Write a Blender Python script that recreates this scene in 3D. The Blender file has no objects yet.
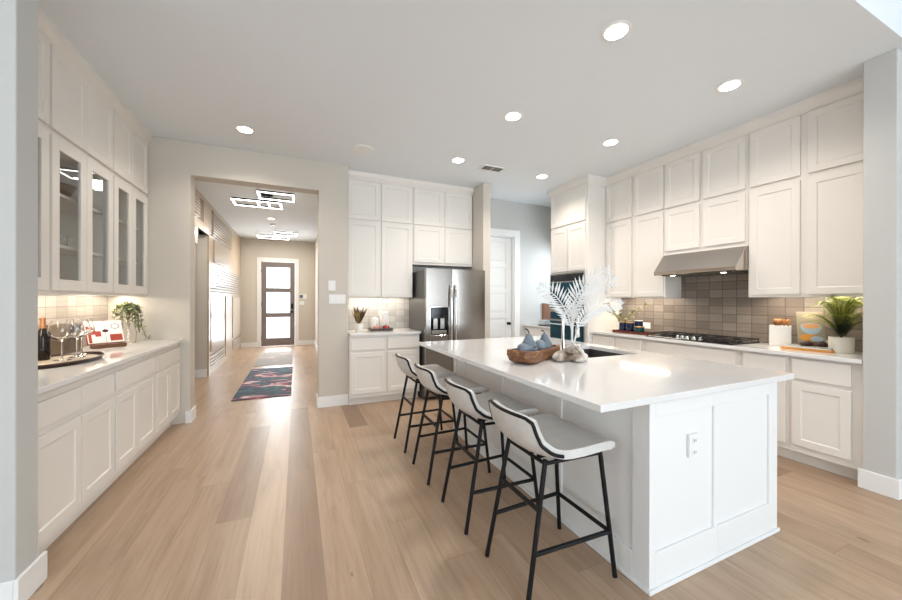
import bpy, bmesh, math, random
from mathutils import Vector, Matrix, Quaternion
PI = math.pi
random.seed(7)
sc = bpy.context.scene
COL = sc.collection

# ---------------------------------------------------------------- camera
cam_d = bpy.data.cameras.new('camera'); cam = bpy.data.objects.new('camera', cam_d); COL.objects.link(cam)
cam_d.sensor_fit = 'HORIZONTAL'; cam_d.sensor_width = 36.0; cam_d.lens = 36.0 * 347.58 / 902.0
cam_d.clip_start = 0.05; cam_d.clip_end = 200
cam.matrix_world = Matrix.Translation((0, 0, 1.3404)) @ Matrix.Rotation(-0.4172, 4, 'Z') @ Matrix.Rotation(PI / 2 - 0.0006, 4, 'X') @ Matrix.Rotation(0.0019, 4, 'Z')
sc.camera = cam

# ---------------------------------------------------------------- world, large lights, exposure
sc.view_settings.view_transform = 'Standard'; sc.view_settings.look = 'None'
sc.view_settings.gamma = 1.0; sc.view_settings.use_curve_mapping = False
sc.view_settings.exposure = 0.20
w = bpy.data.worlds.new('daylight'); sc.world = w; w.use_nodes = True
bg = w.node_tree.nodes['Background']; bg.inputs[0].default_value = (0.86, 0.93, 1.0, 1); bg.inputs[1].default_value = 3.5

def area(name, loc, target, sx, sy, power, color, spread=PI, parent=None):
    d = bpy.data.lights.new(name, 'AREA'); d.shape = 'RECTANGLE'; d.size = sx; d.size_y = sy
    d.energy = power; d.color = color; d.spread = spread
    o = bpy.data.objects.new(name, d); COL.objects.link(o); o.location = loc
    o.rotation_euler = (Vector(target) - Vector(loc)).to_track_quat('-Z', 'Y').to_euler()
    if parent: o.parent = parent
    return o
area('daylight_standin_living', (1.6, -4.85, 1.6), (1.6, 5, 3.6), 7.5, 2.2, 185, (0.82, 0.91, 1.0))  # lamp added in place of unseen window daylight, tilted up to brighten the ceiling
area('fill_living_side', (-3.9, -1.4, 1.6), (2.0, 1.6, 2.0), 4.0, 2.2, 55, (0.82, 0.91, 1.0))  # added unseen fill lamp; the living room has no window on this side
area('daylight_pantry_window', (4.50, 4.74, 1.75), (3.4, 4.9, 1.3), 0.55, 1.0, 15, (0.80, 0.90, 1.0))
area('daylight_front_door', (-0.49, 11.35, 1.3), (-0.49, 0, 0.3), 0.8, 2.2, 80, (0.93, 0.96, 1.0))

# ---------------------------------------------------------------- materials
def lin(c):
    if isinstance(c, str):
        c = [int(c[i:i + 2], 16) / 255 for i in (0, 2, 4)]
        c = [x / 12.92 if x <= .04045 else ((x + .055) / 1.055) ** 2.4 for x in c]
    return (c[0], c[1], c[2], 1)
def mat(name, color, rough=.5, metal=0, bump=None, var=None, coat=0, trans=0, ior=1.45, emit=None, spec=None, vscale=(1, 1, 1)):
    m = bpy.data.materials.new(name); m.use_nodes = True; nt = m.node_tree; b = nt.nodes['Principled BSDF']
    b.inputs['Base Color'].default_value = lin(color); b.inputs['Roughness'].default_value = rough
    b.inputs['Metallic'].default_value = metal; b.inputs['Coat Weight'].default_value = coat
    b.inputs['Transmission Weight'].default_value = trans; b.inputs['IOR'].default_value = ior
    if spec is not None: b.inputs['Specular IOR Level'].default_value = spec
    if emit: b.inputs['Emission Color'].default_value = lin(emit[0]); b.inputs['Emission Strength'].default_value = emit[1]
    if bump or var:
        tc = nt.nodes.new('ShaderNodeNewGeometry'); mp = nt.nodes.new('ShaderNodeMapping'); mp.inputs['Scale'].default_value = vscale
        nt.links.new(tc.outputs['Position'], mp.inputs['Vector'])
    if bump:
        n = nt.nodes.new('ShaderNodeTexNoise'); n.inputs['Scale'].default_value = bump[0]; n.inputs['Detail'].default_value = 3
        bp = nt.nodes.new('ShaderNodeBump'); bp.inputs['Strength'].default_value = bump[1]; bp.inputs['Distance'].default_value = 0.01
        nt.links.new(mp.outputs[0], n.inputs['Vector']); nt.links.new(n.outputs['Fac'], bp.inputs['Height']); nt.links.new(bp.outputs[0], b.inputs['Normal'])
    if var:
        n = nt.nodes.new('ShaderNodeTexNoise'); n.inputs['Scale'].default_value = var[0]; n.inputs['Detail'].default_value = 4
        r = nt.nodes.new('ShaderNodeValToRGB'); els = r.color_ramp.elements
        els[0].position = .3; els[0].color = lin(color); els[1].position = .7; els[1].color = lin(var[1])
        for p, c in var[2:]:
            e = els.new(p); e.color = lin(c)
        nt.links.new(mp.outputs[0], n.inputs['Vector']); nt.links.new(n.outputs['Fac'], r.inputs[0]); nt.links.new(r.outputs[0], b.inputs['Base Color'])
    return m
M = {}
M['wall'] = mat('wall_paint_beige', (.60, .555, .49), .85, bump=(160, .12))
M['wallgrey'] = mat('wall_paint_grey', (.56, .56, .54), .85, bump=(160, .25))
M['ceiling'] = mat('ceiling_paint', (.80, .845, .885), .9)
M['cab'] = mat('cabinet_paint_white', (.80, .765, .715), .42)
M['trim'] = mat('trim_paint_white', (.83, .83, .82), .4)
M['gap'] = mat('dark_interior', (.10, .09, .08), .8)
M['quartz'] = mat('white_quartz', (.80, .79, .78), .07, var=(6, (.77, .76, .75)), coat=.3)
M['islandpaint'] = mat('island_paint_white', (.82, .82, .81), .4)
M['black'] = mat('black_powder_coat', (.006, .006, .007), .45, spec=.3)
M['shell'] = mat('stool_leather', (.62, .60, .57), .5, bump=(220, .25), var=(18, (.67, .65, .62)))
M['steel'] = mat('brushed_stainless', (.31, .285, .26), .22, metal=1, bump=(40, .03), vscale=(30, 30, .6))
M['hood'] = mat('hood_stainless', (.58, .53, .48), .20, metal=1, bump=(40, .03), vscale=(.6, 30, 30))
M['steeldark'] = mat('dark_grey_side', (.13, .125, .12), .4, metal=.6)
M['chrome'] = mat('chrome', (.75, .75, .75), .1, metal=1)
M['ovenglass'] = mat('oven_glass', (.004, .045, .07), .08, spec=.3)
M['blackglass'] = mat('black_glass', (.008, .008, .01), .08)
M['iron'] = mat('cast_iron', (.02, .018, .017), .5)
M['glass'] = mat('clear_glass', (1, 1, 1), .0, trans=1, ior=1.45)
M['doorpaint'] = mat('front_door_taupe', (.20, .165, .158), .45)
M['bowlwood'] = mat('bowl_wood', (.10, .038, .016), .45, var=(14, (.34, .17, .08), (.5, (.19, .08, .035))), vscale=(1, 4, 4))
M['drift'] = mat('driftwood', (.13, .075, .045), .6, var=(8, (.72, .69, .64), (.48, (.42, .35, .28)), (.55, (.70, .66, .60))))
M['palm'] = mat('white_painted_frond', (.70, .70, .69), .6)
M['pear'] = mat('blue_grey_ceramic', (.105, .135, .165), .5, var=(9, (.20, .24, .275)))
M['pearstem'] = mat('pear_stem', (.012, .012, .015), .5)
M['fern'] = mat('fern_leaf', (.20, .27, .02), .5, var=(20, (.55, .56, .08), (.5, (.34, .40, .04))))  # yellow of the undercabinet light painted into the leaves
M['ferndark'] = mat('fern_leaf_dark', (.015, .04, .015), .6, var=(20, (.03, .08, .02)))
M['sage'] = mat('sage_leaf', (.22, .26, .14), .6, var=(30, (.42, .44, .25)))
M['olive'] = mat('olive_leaf', (.16, .17, .06), .6, var=(30, (.45, .42, .15)))
M['twig'] = mat('twig_brown', (.13, .09, .05), .7)
M['dry'] = mat('dried_leaf', (.30, .20, .07), .6, var=(12, (.06, .04, .025)))
M['ceramic'] = mat('white_ceramic', (.80, .78, .74), .35)
M['ribpot'] = mat('cream_pot', (.70, .66, .58), .6)
M['navy'] = mat('navy_glaze', (.008, .018, .07), .15, var=(9, (.004, .008, .03)), coat=.5)
M['teal'] = mat('teal_glaze', (.005, .05, .06), .15, coat=.5)
M['gold'] = mat('gold_rim', (.80, .50, .20), .3, metal=1)
M['redwood'] = mat('red_brown_wood', (.16, .03, .015), .35, var=(10, (.09, .018, .01)))
M['darktray'] = mat('dark_bronze_tray', (.045, .022, .018), .3)
M['traylight'] = mat('tray_inlay', (.50, .42, .34), .35)
M['crate'] = mat('crate_wood', (.10, .07, .045), .6, var=(12, (.17, .12, .08)))
M['bottle'] = mat('dark_bottle', (.012, .008, .006), .15)
M['copper'] = mat('copper_foil', (.62, .30, .14), .3, metal=.7)
M['red'] = mat('book_red', (.34, .045, .03), .5)
M['paper'] = mat('book_paper', (.80, .77, .72), .6)
M['brown'] = mat('warm_brown', (.12, .05, .025), .5)
M['darkbrown'] = mat('chocolate_brown', (.035, .012, .008), .45)
M['redwax'] = mat('red_glass_ornament', (.38, .02, .02), .15, coat=.6)
M['pink'] = mat('blush_ceramic', (.65, .30, .24), .4)
M['orange'] = mat('book_orange', (.65, .28, .04), .5)
M['greybook'] = mat('book_grey', (.28, .28, .27), .6)
M['utwood'] = mat('utensil_wood', (.50, .24, .08), .5, var=(20, (.28, .10, .03)))
M['bowlblue'] = mat('print_pale_blue', (.38, .50, .58), .5)
M['soup'] = mat('print_soup_orange', (.72, .36, .16), .5)
M['covertan'] = mat('print_tan_cover', (.33, .28, .20), .5)
M['white'] = mat('white_plastic', (.82, .82, .80), .4)
M['darkslot'] = mat('dark_slot', (.05, .05, .05), .6)
M['plate'] = mat('plate_glaze', (.62, .59, .54), .25)
M['greyplate'] = mat('grey_plate_glaze', (.14, .13, .11), .3)
M['lampled'] = mat('led_emitter', (1, 1, 1), .5, emit=((1.0, .95, .86), 14))
M['lampcan'] = mat('downlight_lens', (1, 1, 1), .5, emit=((1.0, .94, .85), 12))
M['fixled'] = mat('fixture_led', (1, 1, 1), .5, emit=((1.0, .97, .92), 9))
M['slatwood'] = mat('feature_wall_wood', (.46, .35, .25), .3, var=(4, (.54, .42, .31)), coat=.2)
M['slatpanel'] = mat('feature_panel_pale', (.52, .44, .36), .28, coat=.2)
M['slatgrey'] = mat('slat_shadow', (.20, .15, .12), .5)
M['bluebook'] = mat('book_teal', (.03, .22, .22), .5)
M['pale'] = mat('pale_book', (.62, .66, .68), .5)
M['rust'] = mat('woven_rust', (.30, .15, .10), .7)
M['lever'] = mat('matte_black_metal', (.01, .01, .01), .35, metal=.5)

def thin_glass(name, tint, gloss):
    m = bpy.data.materials.new(name); m.use_nodes = True; nt = m.node_tree; nt.nodes.remove(nt.nodes['Principled BSDF'])
    t = nt.nodes.new('ShaderNodeBsdfTransparent'); t.inputs[0].default_value = (*tint, 1)
    g = nt.nodes.new('ShaderNodeBsdfGlossy'); g.inputs['Roughness'].default_value = .02
    fr = nt.nodes.new('ShaderNodeFresnel'); fr.inputs[0].default_value = 1.5
    ma = nt.nodes.new('ShaderNodeMath'); ma.operation = 'MULTIPLY'; ma.inputs[1].default_value = gloss
    mx = nt.nodes.new('ShaderNodeMixShader'); o = nt.nodes['Material Output']
    gm = nt.nodes.new('ShaderNodeNewGeometry'); iv = nt.nodes.new('ShaderNodeMath'); iv.operation = 'SUBTRACT'; iv.inputs[0].default_value = 1; nt.links.new(gm.outputs['Backfacing'], iv.inputs[1])
    m2 = nt.nodes.new('ShaderNodeMath'); m2.operation = 'MULTIPLY'; nt.links.new(ma.outputs[0], m2.inputs[0]); nt.links.new(iv.outputs[0], m2.inputs[1])
    nt.links.new(fr.outputs[0], ma.inputs[0]); nt.links.new(m2.outputs[0], mx.inputs[0])
    nt.links.new(t.outputs[0], mx.inputs[1]); nt.links.new(g.outputs[0], mx.inputs[2]); nt.links.new(mx.outputs[0], o.inputs[0])
    return m
M['pane'] = thin_glass('window_pane', (.93, .95, .95), 1.6)
M['cabpane'] = thin_glass('cabinet_pane', (.95, .96, .96), 1.5)

class NT:
    def __init__(s, name):
        s.m = bpy.data.materials.new(name); s.m.use_nodes = True; s.t = s.m.node_tree; s.b = s.t.nodes['Principled BSDF']
    def n(s, k, **kw):
        x = s.t.nodes.new(k)
        for a, v in kw.items(): setattr(x, a, v)
        return x
    def l(s, a, b): s.t.links.new(a, b)
    def math(s, op, a, b=None, c=None):
        x = s.n('ShaderNodeMath', operation=op)
        for i, v in enumerate((a, b, c)):
            if v is None: continue
            if isinstance(v, (int, float)): x.inputs[i].default_value = v
            else: s.l(v, x.inputs[i])
        return x.outputs[0]
    def xyz(s, x, y, z):
        c = s.n('ShaderNodeCombineXYZ')
        for i, v in enumerate((x, y, z)):
            if isinstance(v, (int, float)): c.inputs[i].default_value = v
            else: s.l(v, c.inputs[i])
        return c.outputs[0]
    def ramp(s, fac, stops):
        r = s.n('ShaderNodeValToRGB'); e = r.color_ramp.elements
        e[0].position = stops[0][0]; e[0].color = lin(stops[0][1]); e[1].position = stops[-1][0]; e[1].color = lin(stops[-1][1])
        for p, c in stops[1:-1]: q = e.new(p); q.color = lin(c)
        s.l(fac, r.inputs[0]); return r.outputs[0]
    def noise(s, vec, scale=1, detail=3, rough=.5, dist=0):
        x = s.n('ShaderNodeTexNoise'); x.inputs['Scale'].default_value = scale; x.inputs['Detail'].default_value = detail
        x.inputs['Roughness'].default_value = rough; x.inputs['Distortion'].default_value = dist; s.l(vec, x.inputs['Vector']); return x.outputs['Fac']
    def mix(s, mode, fac, a, b):
        x = s.n('ShaderNodeMix', data_type='RGBA', blend_type=mode)
        if isinstance(fac, (int, float)): x.inputs[0].default_value = fac
        else: s.l(fac, x.inputs[0])
        for i, v in ((6, a), (7, b)):
            if isinstance(v, tuple): x.inputs[i].default_value = lin(v)
            else: s.l(v, x.inputs[i])
        return x.outputs[2]

def oak_floor():
    N = NT('oak_plank_floor'); g = N.n('ShaderNodeNewGeometry'); sp = N.n('ShaderNodeSeparateXYZ'); N.l(g.outputs['Position'], sp.inputs[0])
    X, Y = sp.outputs[0], sp.outputs[1]; W, L = .19, 1.7
    u = N.math('DIVIDE', N.math('ADD', X, .063), W); row = N.math('FLOOR', u)
    wn = N.n('ShaderNodeTexWhiteNoise', noise_dimensions='1D'); N.l(row, wn.inputs['W'])
    v = N.math('ADD', N.math('DIVIDE', Y, L), N.math('MULTIPLY', wn.outputs['Value'], 7.3)); col = N.math('FLOOR', v)
    w2 = N.n('ShaderNodeTexWhiteNoise', noise_dimensions='2D'); N.l(N.xyz(row, col, 0), w2.inputs['Vector']); rnd = w2.outputs['Value']
    base = N.ramp(rnd, [(0, (.30, .20, .13)), (.07, (.39, .265, .178)), (.2, (.44, .305, .205)), (.7, (.47, .33, .225)), (1, (.505, .365, .257))])
    gv = N.xyz(N.math('MULTIPLY', X, 52), N.math('MULTIPLY', Y, 2.2), N.math('MULTIPLY', rnd, 60))
    grain = N.noise(gv, 1, 6, .65, .6)
    gcol = N.ramp(grain, [(.25, (.76, .74, .71)), (.5, (.97, .965, .96)), (.8, (1.10, 1.09, 1.08))])
    gv2 = N.xyz(N.math('MULTIPLY', X, 6), N.math('MULTIPLY', Y, .9), N.math('MULTIPLY', rnd, 90))
    c2 = N.ramp(N.noise(gv2, 1, 3, .5, 1.2), [(.3, (.86, .84, .80)), (.65, (1.05, 1.05, 1.06))])
    c = N.mix('MULTIPLY', 1, N.mix('MULTIPLY', 1, base, gcol), c2)
    kn = N.n('ShaderNodeTexVoronoi'); kn.inputs['Scale'].default_value = 1; N.l(N.xyz(N.math('MULTIPLY', X, 5), N.math('MULTIPLY', Y, 1.9), rnd), kn.inputs['Vector'])
    kf = N.math('MULTIPLY', N.math('LESS_THAN', kn.outputs['Distance'], .055), .55)
    c = N.mix('MIX', kf, c, (.14, .075, .04))
    fu = N.math('ABSOLUTE', N.math('SUBTRACT', N.math('FRACT', u), .5)); fv = N.math('ABSOLUTE', N.math('SUBTRACT', N.math('FRACT', v), .5))
    seam = N.math('MAXIMUM', N.math('GREATER_THAN', fu, .5 - .0012 / W), N.math('GREATER_THAN', fv, .5 - .0014 / L))
    c = N.mix('MIX', N.math('MULTIPLY', seam, .45), c, (.15, .09, .055))
    N.l(c, N.b.inputs['Base Color'])
    N.l(N.math('ADD', N.math('MULTIPLY', grain, .16), .27), N.b.inputs['Roughness'])
    bp = N.n('ShaderNodeBump'); bp.inputs['Strength'].default_value = .12; bp.inputs['Distance'].default_value = .004
    N.l(N.math('SUBTRACT', grain, seam), bp.inputs['Height']); N.l(bp.outputs[0], N.b.inputs['Normal'])
    return N.m
M['floor'] = oak_floor()

def tile_mat(name, axis, cols):
    N = NT(name); g = N.n('ShaderNodeNewGeometry'); sp = N.n('ShaderNodeSeparateXYZ'); N.l(g.outputs['Position'], sp.inputs[0])
    A, Z = sp.outputs[axis], sp.outputs[2]; W, H = .135, .09
    u = N.math('DIVIDE', A, W); v = N.math('DIVIDE', N.math('SUBTRACT', Z, .918), H)
    cu, cv = N.math('FLOOR', u), N.math('FLOOR', v)
    wn = N.n('ShaderNodeTexWhiteNoise', noise_dimensions='2D'); N.l(N.xyz(cu, cv, 0), wn.inputs['Vector'])
    base = N.ramp(wn.outputs['Value'], [(0, cols[0]), (.5, cols[1]), (1, cols[2])])
    lines = N.noise(N.xyz(N.math('MULTIPLY', A, 5), N.math('MULTIPLY', Z, 130), N.math('MULTIPLY', wn.outputs['Value'], 30)), 1, 2, .5)
    c = N.mix('MULTIPLY', 1, base, N.ramp(lines, [(.3, (.90, .89, .88)), (.65, (1.05, 1.05, 1.05))]))
    fu = N.math('ABSOLUTE', N.math('SUBTRACT', N.math('FRACT', u), .5)); fv = N.math('ABSOLUTE', N.math('SUBTRACT', N.math('FRACT', v), .5))
    # each tile is scored into a stack of narrow strips
    f3 = N.math('ABSOLUTE', N.math('SUBTRACT', N.math('FRACT', N.math('MULTIPLY', v, 2)), .5))
    seam = N.math('MAXIMUM', N.math('GREATER_THAN', fu, .5 - .003 / W), N.math('GREATER_THAN', fv, .5 - .003 / H))
    sub = N.math('MULTIPLY', N.math('GREATER_THAN', f3, .5 - .0022 / H), .4)
    seam = N.math('MAXIMUM', seam, sub)
    c = N.mix('MIX', N.math('MULTIPLY', seam, .9), c, cols[3])
    N.l(c, N.b.inputs['Base Color']); N.b.inputs['Roughness'].default_value = .28
    bp = N.n('ShaderNodeBump'); bp.inputs['Strength'].default_value = .4; bp.inputs['Distance'].default_value = .003
    N.l(N.math('SUBTRACT', N.math('MULTIPLY', lines, .5), seam), bp.inputs['Height']); N.l(bp.outputs[0], N.b.inputs['Normal'])
    return N.m
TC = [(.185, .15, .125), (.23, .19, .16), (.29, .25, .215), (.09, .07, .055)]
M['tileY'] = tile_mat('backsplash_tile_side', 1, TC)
M['tileL'] = tile_mat('backsplash_tile_lit', 1, [(.34, .30, .26), (.40, .36, .32), (.46, .42, .38), (.2, .17, .14)])  # left tile colours lightened: strong counter light painted in
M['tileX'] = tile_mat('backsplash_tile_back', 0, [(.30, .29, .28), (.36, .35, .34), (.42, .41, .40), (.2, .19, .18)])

def rug_mat(name, seed, wash):
    N = NT(name); tc = N.n('ShaderNodeTexCoord'); mp = N.n('ShaderNodeMapping'); mp.inputs['Location'].default_value = (seed, seed * 2, 0); mp.inputs['Scale'].default_value = (1.9, 3.6, 1)
    N.l(tc.outputs['Object'], mp.inputs['Vector'])
    c = N.ramp(N.noise(mp.outputs[0], 1, 3, .55, 1.2), [(.30, wash((.03, .04, .075))), (.42, wash((.035, .045, .085))), (.46, wash((.05, .17, .20))), (.50, wash((.04, .05, .09))), (.545, wash((.06, .05, .10))), (.57, wash((.38, .08, .14))), (.61, wash((.60, .34, .36))), (.65, wash((.78, .74, .68))), (.70, wash((.10, .10, .14)))])
    N.l(c, N.b.inputs['Base Color']); N.b.inputs['Roughness'].default_value = .75
    return N.m
M['rug1'] = rug_mat('floral_rug_navy', 3.1, lambda c: c)
M['rug2'] = rug_mat('floral_rug_glare', 8.4, lambda c: tuple(.30 + .35 * x - .04 * i for i, x in enumerate(c)))  # door glare painted into the colours: the pattern is washed towards tan

# ---------------------------------------------------------------- geometry helpers
class MB:
    def __init__(s): s.v = []; s.f = []; s.mi = []; s.mats = []
    def mid(s, m):
        if m not in s.mats: s.mats.append(m)
        return s.mats.index(m)
    def add(s, vs, fs, m):
        o = len(s.v); s.v += [tuple(v) for v in vs]; k = s.mid(m)
        for f in fs: s.f.append(tuple(i + o for i in f)); s.mi.append(k)
        return s
    def box(s, x0, x1, y0, y1, z0, z1, m):
        return s.add([(x0, y0, z0), (x1, y0, z0), (x1, y1, z0), (x0, y1, z0), (x0, y0, z1), (x1, y0, z1), (x1, y1, z1), (x0, y1, z1)],
                     [(0, 3, 2, 1), (4, 5, 6, 7), (0, 1, 5, 4), (1, 2, 6, 5), (2, 3, 7, 6), (3, 0, 4, 7)], m)
    def lathe(s, c, prof, m, n=24, axis=None, squash=1):
        vs = []; fs = []; q = Vector((0, 0, 1)).rotation_difference(Vector(axis)) if axis else None
        for r, z in prof:
            for i in range(n):
                a = 2 * PI * i / n; p = Vector((r * math.cos(a), r * math.sin(a) * squash, z))
                if q: p = q @ p
                vs.append(p + Vector(c))
        for j in range(len(prof) - 1):
            for i in range(n): fs.append((j * n + i, j * n + (i + 1) % n, (j + 1) * n + (i + 1) % n, (j + 1) * n + i))
        if prof[0][0] > 1e-5: fs.append(tuple(range(n - 1, -1, -1)))
        if prof[-1][0] > 1e-5: fs.append(tuple((len(prof) - 1) * n + i for i in range(n)))
        return s.add(vs, fs, m)
    def tube(s, pts, r, m, n=8, cap=True):
        pts = [Vector(p) for p in pts]; k = len(pts); rs = r if isinstance(r, (list, tuple)) else [r] * k
        vs = []; up = None
        for i, p in enumerate(pts):
            t = (pts[min(i + 1, k - 1)] - pts[max(i - 1, 0)]).normalized()
            if up is None: up = t.orthogonal().normalized()
            up = (up - t * up.dot(t)).normalized(); sd = t.cross(up)
            for j in range(n):
                a = 2 * PI * j / n; vs.append(p + (up * math.cos(a) + sd * math.sin(a)) * rs[i])
        fs = [(i * n + j, i * n + (j + 1) % n, (i + 1) * n + (j + 1) % n, (i + 1) * n + j) for i in range(k - 1) for j in range(n)]
        if cap: fs += [tuple(range(n - 1, -1, -1)), tuple((k - 1) * n + j for j in range(n))]
        return s.add(vs, fs, m)
    def prism(s, poly, ax, a, b, m):
        def P(p, t):
            if ax == 'x': return (t, p[0], p[1])
            if ax == 'y': return (p[0], t, p[1])
            return (p[0], p[1], t)
        n = len(poly); vs = [P(p, a) for p in poly] + [P(p, b) for p in poly]
        return s.add(vs, [tuple(range(n)), tuple(range(2 * n - 1, n - 1, -1))] + [(i, (i + 1) % n, n + (i + 1) % n, n + i) for i in range(n)], m)
    def leaf(s, base, d, L, W, m, nrm=(0, 0, 1), curl=0.0):
        d = Vector(d).normalized(); nn = Vector(nrm); sd = d.cross(nn)
        if sd.length < 1e-4: sd = d.orthogonal()
        sd.normalize(); nn = sd.cross(d).normalized(); b = Vector(base)
        c1 = b + d * L * .45 - nn * curl * L * .3; tip = b + d * L - nn * curl * L
        return s.add([b, c1 + sd * W / 2 + nn * W * .12, tip, c1 - sd * W / 2 + nn * W * .12, c1], [(0, 1, 4), (1, 2, 4), (2, 3, 4), (3, 0, 4)], m)
    def build(s, name, parent=None, bevel=0, smooth=None, seg=2, recalc=True):
        me = bpy.data.meshes.new(name); me.from_pydata(s.v, [], s.f)
        for mm in s.mats: me.materials.append(M[mm])
        me.polygons.foreach_set('material_index', s.mi)
        if recalc:
            bm = bmesh.new(); bm.from_mesh(me); bmesh.ops.recalc_face_normals(bm, faces=bm.faces); bm.to_mesh(me); bm.free()
        if smooth:
            me.polygons.foreach_set('use_smooth', [True] * len(me.polygons)); me.set_sharp_from_angle(angle=math.radians(smooth))
        me.update(); o = bpy.data.objects.new(name, me); COL.objects.link(o)
        if parent: o.parent = parent
        if bevel:
            b = o.modifiers.new('bevel', 'BEVEL'); b.width = bevel; b.segments = seg; b.limit_method = 'ANGLE'; b.angle_limit = math.radians(40)
        return o
def thing(name, label, cat, loc=(0, 0, 0), rz=0, group=None):
    o = bpy.data.objects.new(name, None); COL.objects.link(o); o.empty_display_size = .1
    o.location = loc; o.rotation_euler = (0, 0, rz); o['label'] = label; o['category'] = cat
    if group: o['group'] = group
    return o
def tag(o, label, cat, group=None):
    o['label'] = label; o['category'] = cat
    if group: o['group'] = group
    return o
def struct(mb, name, bevel=0, smooth=None):
    o = mb.build(name, None, bevel, smooth); o['kind'] = 'structure'; return o
def copy_thing(r, loc=None, rz=None, label=None):
    c = r.copy(); COL.objects.link(c)
    if loc is not None: c.location = loc
    if rz is not None: c.rotation_euler = (0, 0, rz)
    if label: c['label'] = label
    for ch in list(r.children):
        d = ch.copy(); COL.objects.link(d); d.parent = c
        for g in list(ch.children):
            e = g.copy(); COL.objects.link(e); e.parent = d
    return c

# ================================================================ THE ROOM
H = 3.05
XL, XR = -1.75, 4.31
struct(MB().box(-5, 8, -5, 11.4, -.06, 0, 'floor'), 'floor')
c = MB(); c.box(-5, 8, .88, 11.4, H, H + .35, 'ceiling'); c.box(-5, 8, -5.1, .88, 3.4, 3.5, 'ceiling'); struct(c, 'ceiling')
# kitchen walls
struct(MB().box(XL - .12, XL, 2.13, 4.592, 0, H, 'wall'), 'wall_left')
struct(MB().box(-5, -1.108, 2.13, 2.275, 0, H, 'wallgrey'), 'wall_left_pier', bevel=.006)
c = MB()
c.prism([(XL - .12, 0), (-1.06, 0), (-1.06, 2.69), (.244, 2.69), (.244, 0), (.60, 0), (.60, H), (XL - .12, H)], 'y', 4.593, 4.79, 'wall')
c.box(.49, .60, 4.791, 5.22, 0, H, 'wall')
struct(c, 'wall_back', bevel=.006)
c = MB(); c.box(.60, 2.70, 5.1, 5.22, 0, H, 'wallgrey').box(2.70, 3.46, 5.1, 5.22, 2.44, H, 'wallgrey').box(3.46, 4.43, 5.1, 5.22, 0, H, 'wallgrey')
struct(c, 'wall_pantry')
struct(MB().box(2.48, 2.60, 4.44, 5.1, 0, H, 'wall'), 'wall_fridge_side', bevel=.006)
c = MB(); W0, W1, WZ0, WZ1 = 4.46, 5.02, 1.15, 2.35
c.box(XR, XR + .14, .925, W0, 0, H, 'wall').box(XR, XR + .14, W1, 5.22, 0, H, 'wall').box(XR, XR + .14, W0, W1, 0, WZ0, 'wall').box(XR, XR + .14, W0, W1, WZ1, H, 'wall')
struct(c, 'wall_right')
struct(MB().box(3.705, 8, .925, 1.082, 0, H, 'wallgrey'), 'wall_right_pier', bevel=.006)
c = MB(); c.box(XR + .04, XR + .08, W0, W0 + .04, WZ0, WZ1, 'trim').box(XR + .04, XR + .08, W1 - .04, W1, WZ0, WZ1, 'trim').box(XR + .04, XR + .08, W0, W1, WZ0, WZ0 + .04, 'trim').box(XR + .04, XR + .08, W0, W1, WZ1 - .04, WZ1, 'trim')
wf = struct(c, 'window_1'); MB().box(XR + .057, XR + .061, W0 + .04, W1 - .04, WZ0 + .04, WZ1 - .04, 'pane').build('pane', wf)
# living room behind the camera
c = MB(); c.box(-5, -2.2, -5.1, -5, 0, 3.4, 'wall').box(5.4, 8, -5.1, -5, 0, 3.4, 'wall').box(-2.2, 5.4, -5.1, -5, 0, .4, 'wall').box(-2.2, 5.4, -5.1, -5, 2.8, 3.4, 'wall')
for x in (.28, 2.72): c.box(x, x + .16, -5.1, -5, .4, 2.8, 'wall')
struct(c, 'wall_living_front')
struct(MB().box(-5.1, -5, -5.1, 2.33, 0, 3.4, 'wall'), 'wall_living_left')
struct(MB().box(8, 8.1, -5.1, 1.12, 0, 3.4, 'wall'), 'wall_living_right')
for k, (a, b) in enumerate(((-2.2, .28), (.44, 2.72), (2.88, 5.4))):
    c = MB(); m_ = (a + b) / 2
    c.box(a, a + .05, -5.07, -5.02, .4, 2.8, 'trim').box(b - .05, b, -5.07, -5.02, .4, 2.8, 'trim').box(a, b, -5.07, -5.02, .4, .45, 'trim').box(a, b, -5.07, -5.02, 2.75, 2.8, 'trim').box(m_ - .02, m_ + .02, -5.07, -5.02, .4, 2.8, 'trim')
    wf = struct(c, 'window_%d' % (k + 2)); MB().box(a + .05, b - .05, -5.047, -5.043, .45, 2.75, 'pane').build('pane', wf)
# hallway
HL, HR, HE = -1.42, .49, 11.14
c = MB(); c.box(HL - .14, HL, 4.79, 6.2, 0, H, 'slatwood').box(HL - .14, HL, 7.2, HE, 0, H, 'slatwood').box(HL - .14, HL, 6.2, 7.2, 2.45, H, 'slatwood'); struct(c, 'wall_hall_left')
c = MB(); c.box(-3.3, HL - .14, 7.2, 7.34, 0, H, 'wall').box(-3.4, -3.3, 4.9, 7.34, 0, H, 'wall').box(HL - .14, HL, 7.19, 7.2, 0, 2.45, 'wall'); c.box(-3.3, HL - .14, 4.79, 4.9, 0, H, 'wall'); struct(c, 'wall_side_room')
struct(MB().box(HR, HR + .12, 5.22, HE, 0, H, 'wall'), 'wall_hall_right')
c = MB(); c.box(-1.56, -.926, HE, HE + .14, 0, H, 'wall').box(-.054, HR + .12, HE, HE + .14, 0, H, 'wall').box(-.926, -.054, HE, HE + .14, 2.42, H, 'wall'); struct(c, 'wall_hall_end')

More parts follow.
